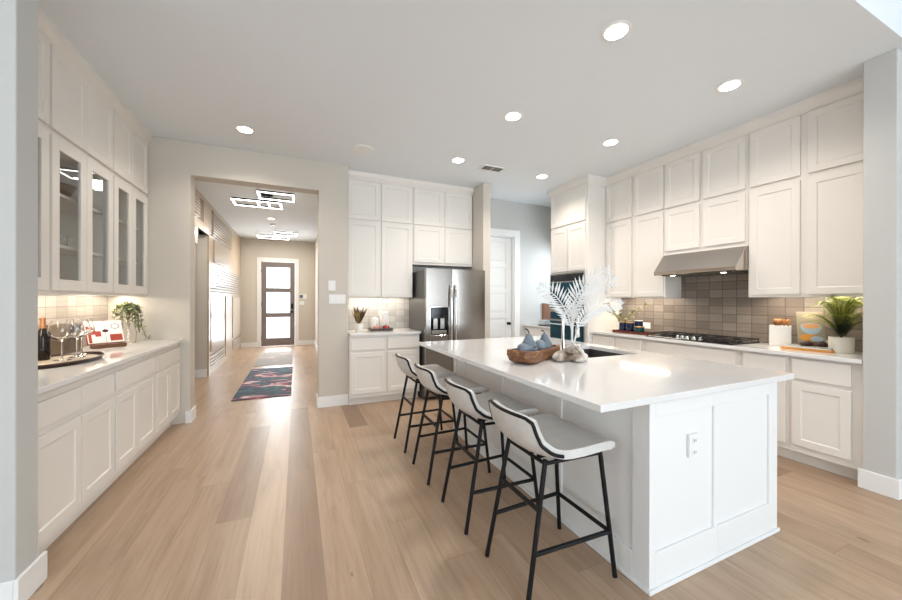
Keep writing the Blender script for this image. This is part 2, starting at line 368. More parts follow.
def baseboard(name, pts):
    c = MB(); t = .016; h = .135
    for (x0, y0, x1, y1, nx, ny) in pts:
        xs = sorted((x0, x1)); ys = sorted((y0, y1))
        if nx: xs = sorted((x0, x0 + nx * t))
        if ny: ys = sorted((y0, y0 + ny * t))
        c.box(xs[0], xs[1], ys[0], ys[1], 0, h, 'trim')
    return struct(c, name, bevel=.004)
baseboard('baseboard_left', [(-1.108, 2.114, -1.108, 2.31, 1, 0), (-5, 2.13, -1.108, 2.13, 0, -1)])
baseboard('baseboard_back', [(-1.10, 4.593, -1.06, 4.593, 0, -1), (-1.06, 4.577, -1.06, 4.79, 1, 0), (.244, 4.593, .60, 4.593, 0, -1), (.244, 4.577, .244, 4.79, -1, 0)])
baseboard('baseboard_right', [(3.705, .909, 3.705, 1.10, -1, 0), (3.705, .925, 8, .925, 0, -1)])
baseboard('baseboard_hall', [(HR, 5.3, HR, HE, -1, 0), (HL, HE, -1.03, HE, 0, -1), (.03, HE, HR, HE, 0, -1), (HL - .14, 7.19, HL, 7.19, 0, -1), (-3.3, 7.2, HL - .14, 7.2, 0, -1)])
baseboard('baseboard_pantry', [(3.57, 5.1, 3.65, 5.1, 0, -1), (2.60, 4.44, 2.60, 5.1, 1, 0), (2.48, 4.44, 2.60, 4.44, 0, -1)])

# pantry door
c = MB(); c.box(2.59, 2.70, 5.075, 5.1, 0, 2.55, 'trim').box(3.46, 3.57, 5.075, 5.1, 0, 2.55, 'trim').box(2.70, 3.46, 5.075, 5.1, 2.44, 2.55, 'trim')
c.box(2.70, 2.715, 5.1, 5.22, 0, 2.44, 'trim').box(3.445, 3.46, 5.1, 5.22, 0, 2.44, 'trim').box(2.715, 3.445, 5.1, 5.22, 2.425, 2.44, 'trim')
struct(c, 'trim_1', bevel=.003)
def panel_slab(mb, x0, x1, y, z0, z1, m, rows, margin=.10, th=.04, rec=.012, gap=.06, bev=.012):
    """slab whose face looks towards -y, with recessed panels rows=[(a,b),...] in z"""
    xs0, xs1 = x0 + margin, x1 - margin; zs = [z0]
    mb.box(x0, x1, y + rec, y + th, z0, z1, m)
    mb.box(x0, xs0, y, y + rec, z0, z1, m).box(xs1, x1, y, y + rec, z0, z1, m)
    prev = z0
    for a, b in rows:
        mb.box(xs0, xs1, y, y + rec, prev, a, m); prev = b
        mb.box(xs0 + .045, xs1 - .045, y + .004, y + rec, a + .045, b - .045, m)
    mb.box(xs0, xs1, y, y + rec, prev, z1, m)
rows = [(.22 + i * .44, .22 + i * .44 + .36) for i in range(5)]
c = MB(); panel_slab(c, 2.72, 3.44, 5.155, .01, 2.42, 'trim', rows, margin=.11)
d = struct(c, 'door_1', bevel=.002)
c = MB(); c.lathe((3.375, 5.155, .93), [(.026, 0), (.026, .008), (.010, .010), (.010, .035), (.022, .04), (.027, .055), (.020, .068), (0.0, .072)], 'lever', 20, axis=(0, -1, 0))
c.build('handle', d, smooth=40)

# front door
c = MB(); c.box(-1.03, -.926, HE - .02, HE, 0, 2.53, 'trim').box(-.054, .05, HE - .02, HE, 0, 2.53, 'trim').box(-.926, -.054, HE - .02, HE, 2.42, 2.53, 'trim')
struct(c, 'trim_2', bevel=.003)
c = MB(); dx0, dx1, y0, y1 = -.922, -.058, HE + .03, HE + .075
gx0, gx1 = dx0 + .13, dx1 - .13
zs = [(.24, .84), (.97, 1.59), (1.72, 2.30)]
zs = [(.235, .83), (.954, 1.547), (1.67, 2.26)]
c.box(dx0, gx0, y0, y1, .01, 2.41, 'doorpaint').box(gx1, dx1, y0, y1, .01, 2.41, 'doorpaint')
pz = .01
for a, b in zs: c.box(gx0, gx1, y0, y1, pz, a, 'doorpaint'); pz = b
c.box(gx0, gx1, y0, y1, pz, 2.41, 'doorpaint')
d = struct(c, 'door_2', bevel=.003)
for a, b in zs: MB().box(gx0, gx1, y0 + .02, y0 + .024, a, b, 'pane').build('pane', d)
c = MB().box(-.155, -.10, y0 - .02, y0, 1.07, 1.22, 'lever'); c.build('keypad', d, bevel=.006)
c = MB(); c.lathe((-.127, y0, .98), [(.03, 0), (.03, .012), (.012, .014), (.012, .04)], 'lever', 16, axis=(0, -1, 0)); c.tube([(-.127, y0 - .045, .98), (-.26, y0 - .045, .98)], .011, 'lever'); c.build('handle', d, smooth=40)
for z in (.25, 1.2, 2.15): MB().box(-.930, -.915, y0 - .006, y0 + .002, z - .05, z + .05, 'lever').build('hinge', d)
# porch seen as bright outside ground
struct(MB().box(-5, 5, HE + .3, HE + 9, -.14, -.08, 'trim'), 'ground_outside')

# feature wall in the hall: slat rows, panels, casing around the side opening
def slats(mb, y0, y1, z0, z1, n, m='slatpanel', t=.03, frac=.55):
    p = (z1 - z0) / n
    for i in range(n): mb.box(HL, HL + t, y0, y1, z0 + i * p, z0 + (i + frac) * p, m)
c = MB()
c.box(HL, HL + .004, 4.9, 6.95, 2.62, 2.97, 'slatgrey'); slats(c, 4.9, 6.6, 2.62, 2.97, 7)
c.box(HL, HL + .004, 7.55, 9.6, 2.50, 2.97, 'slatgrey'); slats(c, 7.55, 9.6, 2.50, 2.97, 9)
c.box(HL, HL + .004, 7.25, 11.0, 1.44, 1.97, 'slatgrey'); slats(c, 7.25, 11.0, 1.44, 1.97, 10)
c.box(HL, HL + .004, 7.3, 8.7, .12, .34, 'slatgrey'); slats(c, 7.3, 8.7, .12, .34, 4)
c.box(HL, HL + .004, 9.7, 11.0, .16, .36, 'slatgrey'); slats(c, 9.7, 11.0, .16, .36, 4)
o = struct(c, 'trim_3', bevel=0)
c = MB()
c.box(HL, HL + .02, 7.70, 9.35, 2.03, 2.45, 'slatpanel').box(HL, HL + .02, 7.45, 8.55, .40, 1.40, 'slatpanel').box(HL, HL + .02, 8.85, 9.6, .10, 1.40, 'slatpanel').box(HL, HL + .02, 9.75, 11.0, .42, 1.40, 'slatpanel')
c.box(HL, HL + .02, 4.9, 6.5, 2.20, 2.56, 'slatpanel')
struct(c, 'trim_4', bevel=.004)
c = MB(); c.box(HL - .14, HL + .03, 6.10, 6.2, 0, 2.55, 'slatwood').box(HL - .14, HL + .03, 7.2, 7.28, 0, 2.55, 'slatwood').box(HL - .14, HL + .03, 6.1, 7.28, 2.45, 2.55, 'slatwood')
struct(c, 'trim_5', bevel=.004)

# backsplashes
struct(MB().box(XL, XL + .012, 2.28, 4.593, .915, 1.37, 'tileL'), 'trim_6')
struct(MB().box(.60, 1.56, 5.088, 5.1, .915, 1.37, 'tileX'), 'trim_7')
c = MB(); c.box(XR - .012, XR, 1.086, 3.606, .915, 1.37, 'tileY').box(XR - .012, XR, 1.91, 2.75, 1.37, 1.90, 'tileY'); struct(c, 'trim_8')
# crown mouldings
def crown_prof(s=1): return [(0, 0), (.012, 0), (.022, .02), (.045, .05), (.05, .07), (.05, .10), (0, .10)]
def crown_run(name, pts, nrm):
    """pts: corner points of the cabinet face in plan; nrm: outward offset direction at each point (already mitred)"""
    c = MB(); pr = crown_prof(); n = len(pr); V = []
    for (x, y), (nx, ny) in zip(pts, nrm):
        V += [(x + nx * p, y + ny * p, 2.95 + q) for p, q in pr]
    F = [(k * n + i, k * n + (i + 1) % n, (k + 1) * n + (i + 1) % n, (k + 1) * n + i) for k in range(len(pts) - 1) for i in range(n)]
    F += [tuple(range(n)), tuple((len(pts) - 1) * n + i for i in range(n - 1, -1, -1))]
    c.add(V, F, 'cab'); return struct(c, name)
crown_run('trim_9', [(XL + .316, 2.28), (XL + .316, 4.591)], [(1, 0), (1, 0)])
crown_run('trim_10', [(.602, 4.787), (2.479, 4.787)], [(0, -1), (0, -1)])
crown_run('trim_11', [(3.999, 1.086), (3.999, 3.605), (3.659, 3.605), (3.659, 4.363), (4.3, 4.363)], [(-1, 0), (-1, -1), (-1, -1), (-1, 1), (0, 1)])

# ================================================================ CABINETS
def shaker(mb, x0, x1, z0, z1, yf, t, m, rail=.055, rec=.007):
    b = yf + t; i0, i1, j0, j1 = x0 + rail, x1 - rail, z0 + rail, z1 - rail; s = .006
    V = [(x0, yf, z0), (x1, yf, z0), (x1, yf, z1), (x0, yf, z1), (i0, yf, j0), (i1, yf, j0), (i1, yf, j1), (i0, yf, j1),
         (i0 + s, yf + rec, j0 + s), (i1 - s, yf + rec, j0 + s), (i1 - s, yf + rec, j1 - s), (i0 + s, yf + rec, j1 - s),
         (x0, b, z0), (x1, b, z0), (x1, b, z1), (x0, b, z1)]
    F = [(0, 1, 5, 4), (1, 2, 6, 5), (2, 3, 7, 6), (3, 0, 4, 7), (4, 5, 9, 8), (5, 6, 10, 9), (6, 7, 11, 10), (7, 4, 8, 11), (8, 9, 10, 11),
         (0, 12, 13, 1), (1, 13, 14, 2), (2, 14, 15, 3), (3, 15, 12, 0), (12, 15, 14, 13)]
    return mb.add(V, F, m)
def cabinet(name, label, loc, rz, W, D, z0, z1, doors=(), drawers=(), glass=(), toe=False, group=None, shelves=(), m='cab', cat='cabinet', flat=True):
    """local frame: back on y=0, front face at y=-D, x from 0 to W"""
    t = thing(name, label, cat, loc, rz, group); yf = -D
    c = MB()
    rail = z0 > 1.3 and z0 < 1.5; zb = z0
    if rail:
        c.box(0, W, yf + .02, yf + .04, z0, z0 + .022, m).box(0, .018, yf + .04, 0, z0, z0 + .022, m).box(W - .018, W, yf + .04, 0, z0, z0 + .022, m); z0 += .022
    if not glass:
        c.box(0, W, yf + .02, 0, z0, z1, m)
        if toe: c.box(0, W, yf + .085, 0, 0, z0, m)
    else:
        gz0 = min(g[2] for g in glass); gz1 = max(g[3] for g in glass)
        c.box(0, W, yf + .04, 0, gz1 + .02, z1, m)
        c.box(0, .018, yf + .04, 0, z0, gz1 + .02, m).box(W - .018, W, yf + .04, 0, z0, gz1 + .02, m)
        c.box(.018, W - .018, yf + .04, 0, z0, z0 + .02, m).box(.018, W - .018, -.01, 0, z0 + .02, gz1 + .02, m)
        xs = sorted([g[0] for g in glass] + [g[1] for g in glass])
        c.box(0, W, yf + .02, yf + .04, z0, gz0 + .03, m).box(0, W, yf + .02, yf + .04, gz1 - .03, z1, m)
        c.box(0, xs[0] + .03, yf + .02, yf + .04, gz0 + .03, gz1 - .03, m).box(xs[-1] - .03, W, yf + .02, yf + .04, gz0 + .03, gz1 - .03, m)
    c.build('cabinet_body', t, bevel=.0015)
    for (a, b, p, q) in doors: shaker(MB(), a, b, p, q, yf, .02, m).build('door', t, bevel=.0018)
    for (a, b, p, q) in drawers: MB().box(a, b, yf, yf + .02, p, q, m).build('drawer_front', t, bevel=.004)
    for (a, b, p, q) in glass:
        r = .075; c = MB(); c.box(a, a + r, yf, yf + .02, p, q, m).box(b - r, b, yf, yf + .02, p, q, m).box(a + r, b - r, yf, yf + .02, p, p + r, m).box(a + r, b - r, yf, yf + .02, q - r, q, m)
        d = c.build('door', t, bevel=.0018); MB().box(a + r, b - r, yf + .009, yf + .012, p + r, q - r, 'cabpane').build('pane', d)
    for z in shelves: MB().box(.018, W - .018, yf + .06, -.011, z, z + .02, m).build('shelf', t)
    return t
def strip_light(parent, x0, x1, y, z, power, rzabs=0):
    MB().box(x0, x1, y - .012, y + .012, z - .012, z, 'lampled').build('light_strip', parent)
    d = bpy.data.lights.new('undercabinet_light', 'AREA'); d.shape = 'RECTANGLE'; d.size = x1 - x0; d.size_y = .05; d.energy = power; d.color = (1.0, .86, .66)
    o = bpy.data.objects.new('undercabinet_light', d); COL.objects.link(o); o.parent = parent; o.location = ((x0 + x1) / 2, y + .02, z - .016)

# ---- left wall run (local x = Y - 2.33)
def lx(v): return v - 2.335
DU = .336
G = 'white cabinets above the glassware counter'
T0, T1 = 2.425, 2.945
ws = [(2.28, 3.012, [(2.295, 2.64), (2.644, 2.998)], 'tall white wall cabinet with glass doors, nearest the grey wall pier'),
      (3.012, 3.83, [(3.026, 3.42), (3.424, 3.82)], 'tall white wall cabinet with glass doors, middle one over the counter, white platter inside'),
      (3.83, 4.588, [(3.842, 4.195), (4.2, 4.56)], 'tall white wall cabinet with glass doors, beside the hallway opening, grey plate inside')]
uppers = []
for a, b, ds, lab in ws:
    t = cabinet('wall_cabinet', lab, (XL + .002, a, 0), PI / 2, b - a, DU, 1.37, 2.96,
                doors=[(p - a, q - a, T0, T1) for p, q in ds], glass=[(p - a, q - a, 1.395, 2.385) for p, q in ds], shelves=(1.69, 2.04), group=G)
    strip_light(t, .03, b - a - .03, -.17, 1.392, 2.2); uppers.append(t)
ws = [(2.28, 3.125, [(2.295, 2.71), (2.715, 3.112)], 'white base cabinet with two doors, beside the grey pier under the dark oval tray'),
      (3.125, 3.885, [(3.14, 3.49), (3.495, 3.868)], 'white base cabinet with two doors, middle of the low run by the wine glasses'),
      (3.885, 4.588, [(3.905, 4.245), (4.25, 4.575)], 'white base cabinet with two doors, next to the hallway opening')]
for i, (a, b, ds, lab) in enumerate(ws):
    dr = [(p - a, q - a, .70, .835) for p, q in ds] if i == 0 else [(ds[0][0] - a, ds[1][1] - a, .70, .835)]
    cabinet('base_cabinet', lab, (XL + .004, a, 0), PI / 2, b - a, .605, .10, .885, doors=[(p - a, q - a, .15, .665) for p, q in ds], drawers=dr, toe=True, group='white cabinets below the glassware counter')
o = MB().box(XL + .012, -1.12, 2.28, 4.588, .885, .915, 'quartz').build('countertop', bevel=.003); tag(o, 'white quartz countertop of the low cabinets with glassware on it', 'countertop')

# ---- back run
cabinet('wall_cabinet', 'white wall cabinet of four doors over the small counter, left of the fridge', (.602, 5.098, 0), 0, .914, .33, 1.37, 2.96,
        doors=[(.015, .44, T0, T1), (.466, .90, T0, T1), (.015, .44, 1.385, 2.40), (.466, .90, 1.385, 2.40)])
t = [o for o in COL.objects if o.get('label', '').startswith('white wall cabinet of four doors over the small')][0]
strip_light(t, .03, .88, -.17, 1.392, 3)
cabinet('wall_cabinet', 'white wall cabinet of four doors directly above the steel fridge', (1.517, 5.098, 0), 0, .961, .33, 1.85, 2.96,
        doors=[(.015, .468, T0, T1), (.50, .95, T0, T1), (.015, .468, 1.885, 2.40), (.50, .95, 1.885, 2.40)])
cabinet('base_cabinet', 'white base cabinet of two drawers and two doors, left of the fridge', (.602, 5.098, 0), 0, .92, .63, .10, .885,
        doors=[(.015, .45, .15, .665), (.478, .91, .15, .665)], drawers=[(.015, .45, .70, .85), (.478, .91, .70, .85)], toe=True)
o = MB().box(.602, 1.53, 4.44, 5.087, .885, .915, 'quartz').build('countertop', bevel=.003); tag(o, 'short white quartz countertop beside the steel fridge', 'countertop')

# ---- right run (local x = a - Y)
def rcab(name, lab, a, b, D, z0, z1, doors, drawers=(), **k):
    return cabinet(name, lab, (XR - .001, a, 0), -PI / 2, a - b, D, z0, z1, doors=[(a - p, a - q, r, s) for p, q, r, s in doors], drawers=[(a - p, a - q, r, s) for p, q, r, s in drawers], **k)
GR = 'white cabinets on the range wall'
t = rcab('wall_cabinet', 'white wall cabinet of four doors between oven tower and range hood', 3.604, 2.745, .33, 1.37, 2.96,
     [(3.594, 3.193, T0, T1), (3.151, 2.758, T0, T1), (3.594, 3.193, 1.385, 2.395), (3.151, 2.758, 1.385, 2.395)], group=GR)
strip_light(t, .14, .83, -.19, 1.392, 2.2)
rcab('wall_cabinet', 'white wall cabinet of four small doors directly above the range hood', 2.744, 1.912, .33, 1.87, 2.96,
     [(2.735, 2.354, T0, T1), (2.316, 1.932, T0, T1), (2.735, 2.354, 1.915, 2.385), (2.316, 1.932, 1.915, 2.385)], group=GR)
t = rcab('wall_cabinet', 'white wall cabinet of four doors right of the range hood, above the fern', 1.911, 1.086, .33, 1.37, 2.96,
     [(1.892, 1.529, T0, T1), (1.478, 1.10, T0, T1), (1.892, 1.529, 1.395, 2.385), (1.478, 1.10, 1.395, 2.385)], group=GR)
strip_light(t, .03, .76, -.19, 1.392, 2.9)
# oven tower
t = rcab('oven_cabinet', 'tall white oven tower with dark glass oven at its middle', 4.363, 3.606, .67, .10, 2.96,
     [(4.35, 3.645, 2.455, 2.945), (4.35, 3.99, 1.765, 2.405), (3.98, 3.645, 1.765, 2.405)],
     [(4.35, 3.645, .15, .44)], toe=True, cat='oven cabinet')
# ovens sit in the tower
ot = thing('wall_oven', 'dark glass double wall oven with steel trim in the white tower', 'oven', (XR - .671, 4.35, 0), -PI / 2)
ot.location = (3.64, 4.35, 0)
c = MB(); c.box(0, .70, -.012, .0, .48, 1.74, 'steel'); c.build('oven_frame', ot, bevel=.003)
d = MB().box(.02, .68, -.03, -.012, .50, 1.02, 'ovenglass').build('oven_door', ot, bevel=.004)
MB().tube([(.06, -.07, .98), (.64, -.07, .98)], .012, 'chrome').tube([(.08, -.07, .98), (.08, -.03, .98)], .008, 'chrome').tube([(.62, -.07, .98), (.62, -.03, .98)], .008, 'chrome').build('handle', d, smooth=40)
MB().box(.02, .68, -.026, -.012, 1.05, 1.16, 'ovenglass').build('control_panel', ot, bevel=.003)
d = MB().box(.02, .68, -.03, -.012, 1.22, 1.60, 'ovenglass').build('microwave_door', ot, bevel=.004)
MB().tube([(.06, -.07, 1.25), (.64, -.07, 1.25)], .012, 'chrome').tube([(.08, -.07, 1.25), (.08, -.03, 1.25)], .008, 'chrome').tube([(.62, -.07, 1.25), (.62, -.03, 1.25)], .008, 'chrome').build('handle', d, smooth=40)
MB().box(.02, .68, -.026, -.012, 1.62, 1.72, 'blackglass').build('microwave_controls', ot, bevel=.003)
# base cabinets
GB = 'white base cabinets on the range wall'
rcab('base_cabinet', 'white base cabinet between the oven tower and the sprig tray corner', 3.604, 3.22, .58, .10, .885, [(3.594, 3.24, .15, .67)], [(3.594, 3.24, .70, .865)], toe=True, group=GB)
rcab('base_cabinet', 'white base cabinet under the red tray of navy mugs', 3.219, 2.82, .58, .10, .885, [(3.20, 2.86, .15, .67)], [(3.20, 2.86, .70, .865)], toe=True, group=GB)
rcab('base_cabinet', 'wide white base cabinet under the black gas cooktop', 2.819, 1.85, .58, .10, .885, [(2.78, 2.34, .15, .67), (2.33, 1.885, .15, .67)], [(2.78, 1.885, .70, .865)], toe=True, group=GB)
rcab('base_cabinet', 'white base cabinet under the white utensil box', 1.849, 1.50, .58, .10, .885, [(1.825, 1.525, .15, .67)], [(1.825, 1.525, .70, .865)], toe=True, group=GB)
rcab('base_cabinet', 'white base cabinet with one door below the potted fern', 1.499, 1.086, .58, .10, .885, [(1.479, 1.146, .16, .67)], [(1.479, 1.146, .70, .865)], toe=True, group=GB)
o = MB().box(3.70, XR - .012, 1.086, 3.604, .885, .915, 'quartz').build('countertop', bevel=.003); tag(o, 'long white quartz countertop along the range wall', 'countertop')
rcab('base_cabinet', 'white base cabinet in the corner behind the oven tower', 5.098, 4.365, .64, .10, .885, [(4.99, 4.70, .15, .67), (4.69, 4.39, .15, .67)], [(4.99, 4.39, .70, .865)], toe=True)
o = MB().box(3.65, XR, 4.365, 5.098, .885, .915, 'quartz').build('countertop', bevel=.003); tag(o, 'white quartz countertop in the corner behind the oven tower', 'countertop')

# ---- island
isl = thing('kitchen_island', 'large white kitchen island with panelled sides and four stools along it', 'kitchen island', (0, 0, 0))
IX0, IX1, IY0, IY1 = 1.47, 2.56, 1.08, 3.25
c = MB(); e = .012
c.box(IX0 + e, 1.93, IY0 + e, IY1 - e, 0, .885, 'islandpaint').box(1.93, IX1 - e, IY0 + e, 1.88, 0, .885, 'islandpaint').box(1.93, IX1 - e, 2.48, IY1 - e, 0, .885, 'islandpaint')
c.box(1.93, IX1 - e, 1.88, 2.48, 0, .66, 'islandpaint').box(2.53, IX1 - e, 1.88, 2.48, .66, .885, 'islandpaint')
c.build('island_body', isl)
c = MB(); m = 'islandpaint'   # end panel (faces -Y): two recessed panels
for a, b in ((IX0, IX0 + .038), (1.955, 1.985), (2.475, IX1)): c.box(a, b, IY0, IY0 + e, 0, .885, m)
c.box(IX0 + .038, 1.955, IY0, IY0 + e, 0, .175, m).box(1.985, 2.475, IY0, IY0 + e, 0, .175, m).box(IX0 + .038, 1.955, IY0, IY0 + e, .80, .885, m).box(1.985, 2.475, IY0, IY0 + e, .80, .885, m)
c.build('end_panel', isl, bevel=.002)
c = MB(); ys = [(IY0 + e, 1.17), (1.66, 1.71), (2.32, 2.37), (2.98, 3.03), (3.19, IY1)]
for a, b in ys: c.box(IX0, IX0 + e, a, b, 0, .885, m)
for (p, q) in zip(ys[:-1], ys[1:]): c.box(IX0, IX0 + e, p[1], q[0], 0, .14, m).box(IX0, IX0 + e, p[1], q[0], .80, .885, m)
c.build('side_panel', isl, bevel=.002)
c = MB(); c.box(IX0 - .012, IX1 + .008, IY0 - .012, IY0, 0, .02, m).box(IX0 - .012, IX0, IY0, IY1, 0, .02, m); c.build('base_trim', isl, bevel=.004)
c = MB(); tx0, tx1, ty0, ty1 = 1.12, 2.64, 1.035, 3.34; sx0, sx1, sy0, sy1 = 1.98, 2.50, 1.93, 2.44   # sink cut-out
c.box(tx0, sx0, ty0, ty1, .885, .915, 'quartz').box(sx1, tx1, ty0, ty1, .885, .915, 'quartz').box(sx0, sx1, ty0, sy0, .885, .915, 'quartz').box(sx0, sx1, sy1, ty1, .885, .915, 'quartz')
def slab_hole(x0, x1, y0, y1, a0, a1, b0, b1, z0, z1, mm):
    V = []
    for z in (z1, z0): V += [(x0, y0, z), (x1, y0, z), (x1, y1, z), (x0, y1, z), (a0, b0, z), (a1, b0, z), (a1, b1, z), (a0, b1, z)]
    F = []
    for i in range(4):
        j = (i + 1) % 4
        F += [(i, j, 4 + j, 4 + i), (8 + i, 12 + i, 12 + j, 8 + j), (i, 8 + i, 8 + j, j), (4 + i, 4 + j, 12 + j, 12 + i)]
    return MB().add(V, F, mm)
slab_hole(tx0, tx1, ty0, ty1, sx0, sx1, sy0, sy1, .885, .915, 'quartz').build('countertop', isl, bevel=.003)
c = MB(); bx0, bx1, by0, by1, bz = sx0 - .005, sx1 + .005, sy0 - .005, sy1 + .005, .68
c.box(bx0, bx1, by0, by1, bz, bz + .01, 'steeldark').box(bx0 - .008, bx0, by0, by1, bz, .884, 'steeldark').box(bx1, bx1 + .008, by0, by1, bz, .884, 'steeldark').box(bx0, bx1, by0 - .008, by0, bz, .884, 'steeldark').box(bx0, bx1, by1, by1 + .008, bz, .884, 'steeldark')
c.build('sink_basin', isl)
ol = MB().box(1.752, 1.824, IY0 - .004, IY0 + .011, .568, .682, 'white').build('outlet_plate', isl, bevel=.002)
for z in (.595, .652): MB().box(1.772, 1.804, IY0 - .0065, IY0 - .0035, z - .016, z + .016, 'trim').box(1.780, 1.783, IY0 - .0072, IY0 - .0064, z - .007, z + .007, 'darkslot').box(1.793, 1.796, IY0 - .0072, IY0 - .0064, z - .007, z + .007, 'darkslot').build('socket', ol)


# faucet
t = thing('faucet', 'tall chrome faucet beside the island sink, behind the palm sculpture', 'faucet', (1.93, 2.16, .915))
c = MB(); c.lathe((0, 0, 0), [(.03, 0), (.03, .012), (.021, .02), (.020, .10)], 'chrome', 20); c.build('faucet_base', t, smooth=40)
c = MB(); pts = [(0, 0, .09), (0, 0, .22), (0, 0, .27)]
for i in range(1, 11):
    a = PI * i / 10; pts.append((.075 - .075 * math.cos(a), 0, .27 + .075 * math.sin(a)))
pts += [(.15, 0, .20)]
c.tube(pts, .0125, 'chrome', 14); c.build('spout', t, smooth=60)
c = MB().lathe((.15, 0, .12), [(.014, 0), (.018, .01), (.018, .07), (.014, .085)], 'chrome', 16); c.build('spray_head', t, smooth=40)
c = MB().tube([(0, -.02, .065), (0, -.05, .07), (0, -.10, .09)], [.008, .007, .005], 'chrome'); c.build('lever', t, smooth=60)

# ---- fridge
t = thing('refrigerator', 'stainless steel side-by-side refrigerator with water dispenser', 'refrigerator', (1.55, 5.06, 0))
FD = -.75; c = MB(); c.box(0, .89, FD + .07, 0, .03, 1.74, 'steeldark').box(.02, .87, FD + .12, -.02, 0, .03, 'darkslot'); c.build('fridge_body', t, bevel=.004)
def fdoor(x0, x1, hole=None):
    n = 10; c = MB(); bul = .012; z0, z1 = .06, 1.755
    if hole is None:
        V = []; cols = [x0 + (x1 - x0) * i / n for i in range(n + 1)]
        poly = [(x, FD - bul * math.sin(PI * i / n) ** .6) for i, x in enumerate(cols)] + [(x1, FD + .065), (x0, FD + .065)]
        c.prism(poly, 'z', z0, z1, 'steel')
    else:
        a, b, p, q = hole
        c.box(x0, a, FD - .004, FD + .065, z0, z1, 'steel').box(b, x1, FD - .004, FD + .065, z0, z1, 'steel').box(a, b, FD - .004, FD + .065, z0, p, 'steel').box(a, b, FD - .004, FD + .065, q, z1, 'steel').box(a, b, FD + .055, FD + .065, p, q, 'blackglass')
    return c
d = fdoor(.003, .372, (.06, .325, .87, 1.24)).build('freezer_door', t, smooth=30)
c = MB(); c.box(.052, .06, FD - .012, FD + .02, .86, 1.25, 'chrome').box(.325, .333, FD - .012, FD + .02, .86, 1.25, 'chrome').box(.052, .333, FD - .012, FD + .02, .86, .87, 'chrome').box(.052, .333, FD - .012, FD + .02, 1.24, 1.25, 'chrome'); c.build('dispenser_frame', d, bevel=.002)
c = MB(); c.box(.07, .315, FD - .006, FD + .03, 1.14, 1.232, 'blackglass'); c.build('dispenser_panel', d, bevel=.002)
c = MB(); c.box(.08, .305, FD + .005, FD + .05, .88, .93, 'steel').box(.11, .17, FD + .01, FD + .03, .95, 1.09, 'steel').box(.21, .27, FD + .01, FD + .03, .95, 1.09, 'steel'); c.build('dispenser_tray', d, bevel=.002)
def fhandle(x, par):
    c = MB(); pts = []
    for i in range(13):
        u = i / 12; z = .62 + u * .92; pts.append((x, FD - .02 - .045 * math.sin(PI * u) ** .4, z))
    c.tube(pts, .014, 'chrome', 10); c.build('handle', par, smooth=60)
fhandle(.345, d)
d = fdoor(.378, .887).build('fridge_door', t, smooth=30); fhandle(.412, d)
MB().box(.77, .83, FD - .006, FD - .001, 1.655, 1.668, 'chrome').build('badge', d)

# ---- range hood
t = thing('range_hood', 'brushed stainless range hood under the white cabinets', 'range hood', (XR - .013, 1.913, 0))
c = MB(); poly = [(0, 1.868), (0, 1.645), (-.49, 1.625), (-.50, 1.632), (-.50, 1.665), (-.33, 1.868)]
c.prism(poly, 'y', .002, .832, 'hood'); c.build('hood_canopy', t, bevel=.003)
c = MB(); c.box(-.45, -.04, .06, .77, 1.618, 1.628, 'steeldark'); c.build('filter', t)
for y in (.16, .67):
    MB().lathe((-.40, y, 1.618), [(.022, 0), (.022, -.002), (0, -.002)], 'lampled', 16).build('hood_lamp', t)
    d = bpy.data.lights.new('hood_spot', 'SPOT'); d.energy = 4; d.spot_size = 1.7; d.spot_blend = .6; d.color = (1, .88, .7); d.shadow_soft_size = .03
    o = bpy.data.objects.new('hood_spot', d); COL.objects.link(o); o.parent = t; o.location = (-.38, y, 1.60)

# ---- cooktop
t = thing('gas_cooktop', 'black gas cooktop with steel knobs along its front middle', 'cooktop', (3.99, 2.37, .915))
c = MB(); c.box(-.235, .235, -.45, .45, 0, .012, 'blackglass'); c.build('cooktop_plate', t, bevel=.004)
for y in (-.31, 0, .31):
    c = MB()
    y0, y1 = y - .145, y + .145; x0 = -.20 if y else -.10
    for a, b, p, q in ((x0, .21, y0, y0 + .012), (x0, .21, y1 - .012, y1), (x0, x0 + .012, y0, y1), (.198, .21, y0, y1), (x0, .21, y - .006, y + .006), (.0, .012, y0, y1)): c.box(a, b, p, q, .034, .046, 'iron')
    for a in (x0 + .002, .20):
        for b in (y0 + .002, y1 - .010): c.box(a, a + .008, b, b + .008, .012, .036, 'iron')
    c.build('grate', t, bevel=.002)
for x, y in ((-.10, -.31), (.11, -.31), (.06, 0), (-.10, .31), (.11, .31)):
    MB().lathe((x, y, .012), [(.045, 0), (.045, .008), (.03, .010), (.03, .018), (0, .02)], 'iron', 18).build('burner', t, smooth=40)
for k in range(5):
    MB().lathe((-.185 + .015 * abs(k - 2), -.12 + k * .06, .012), [(.022, 0), (.02, .006), (.017, .03), (0.0, .032)], 'chrome', 16).build('knob', t, smooth=40)

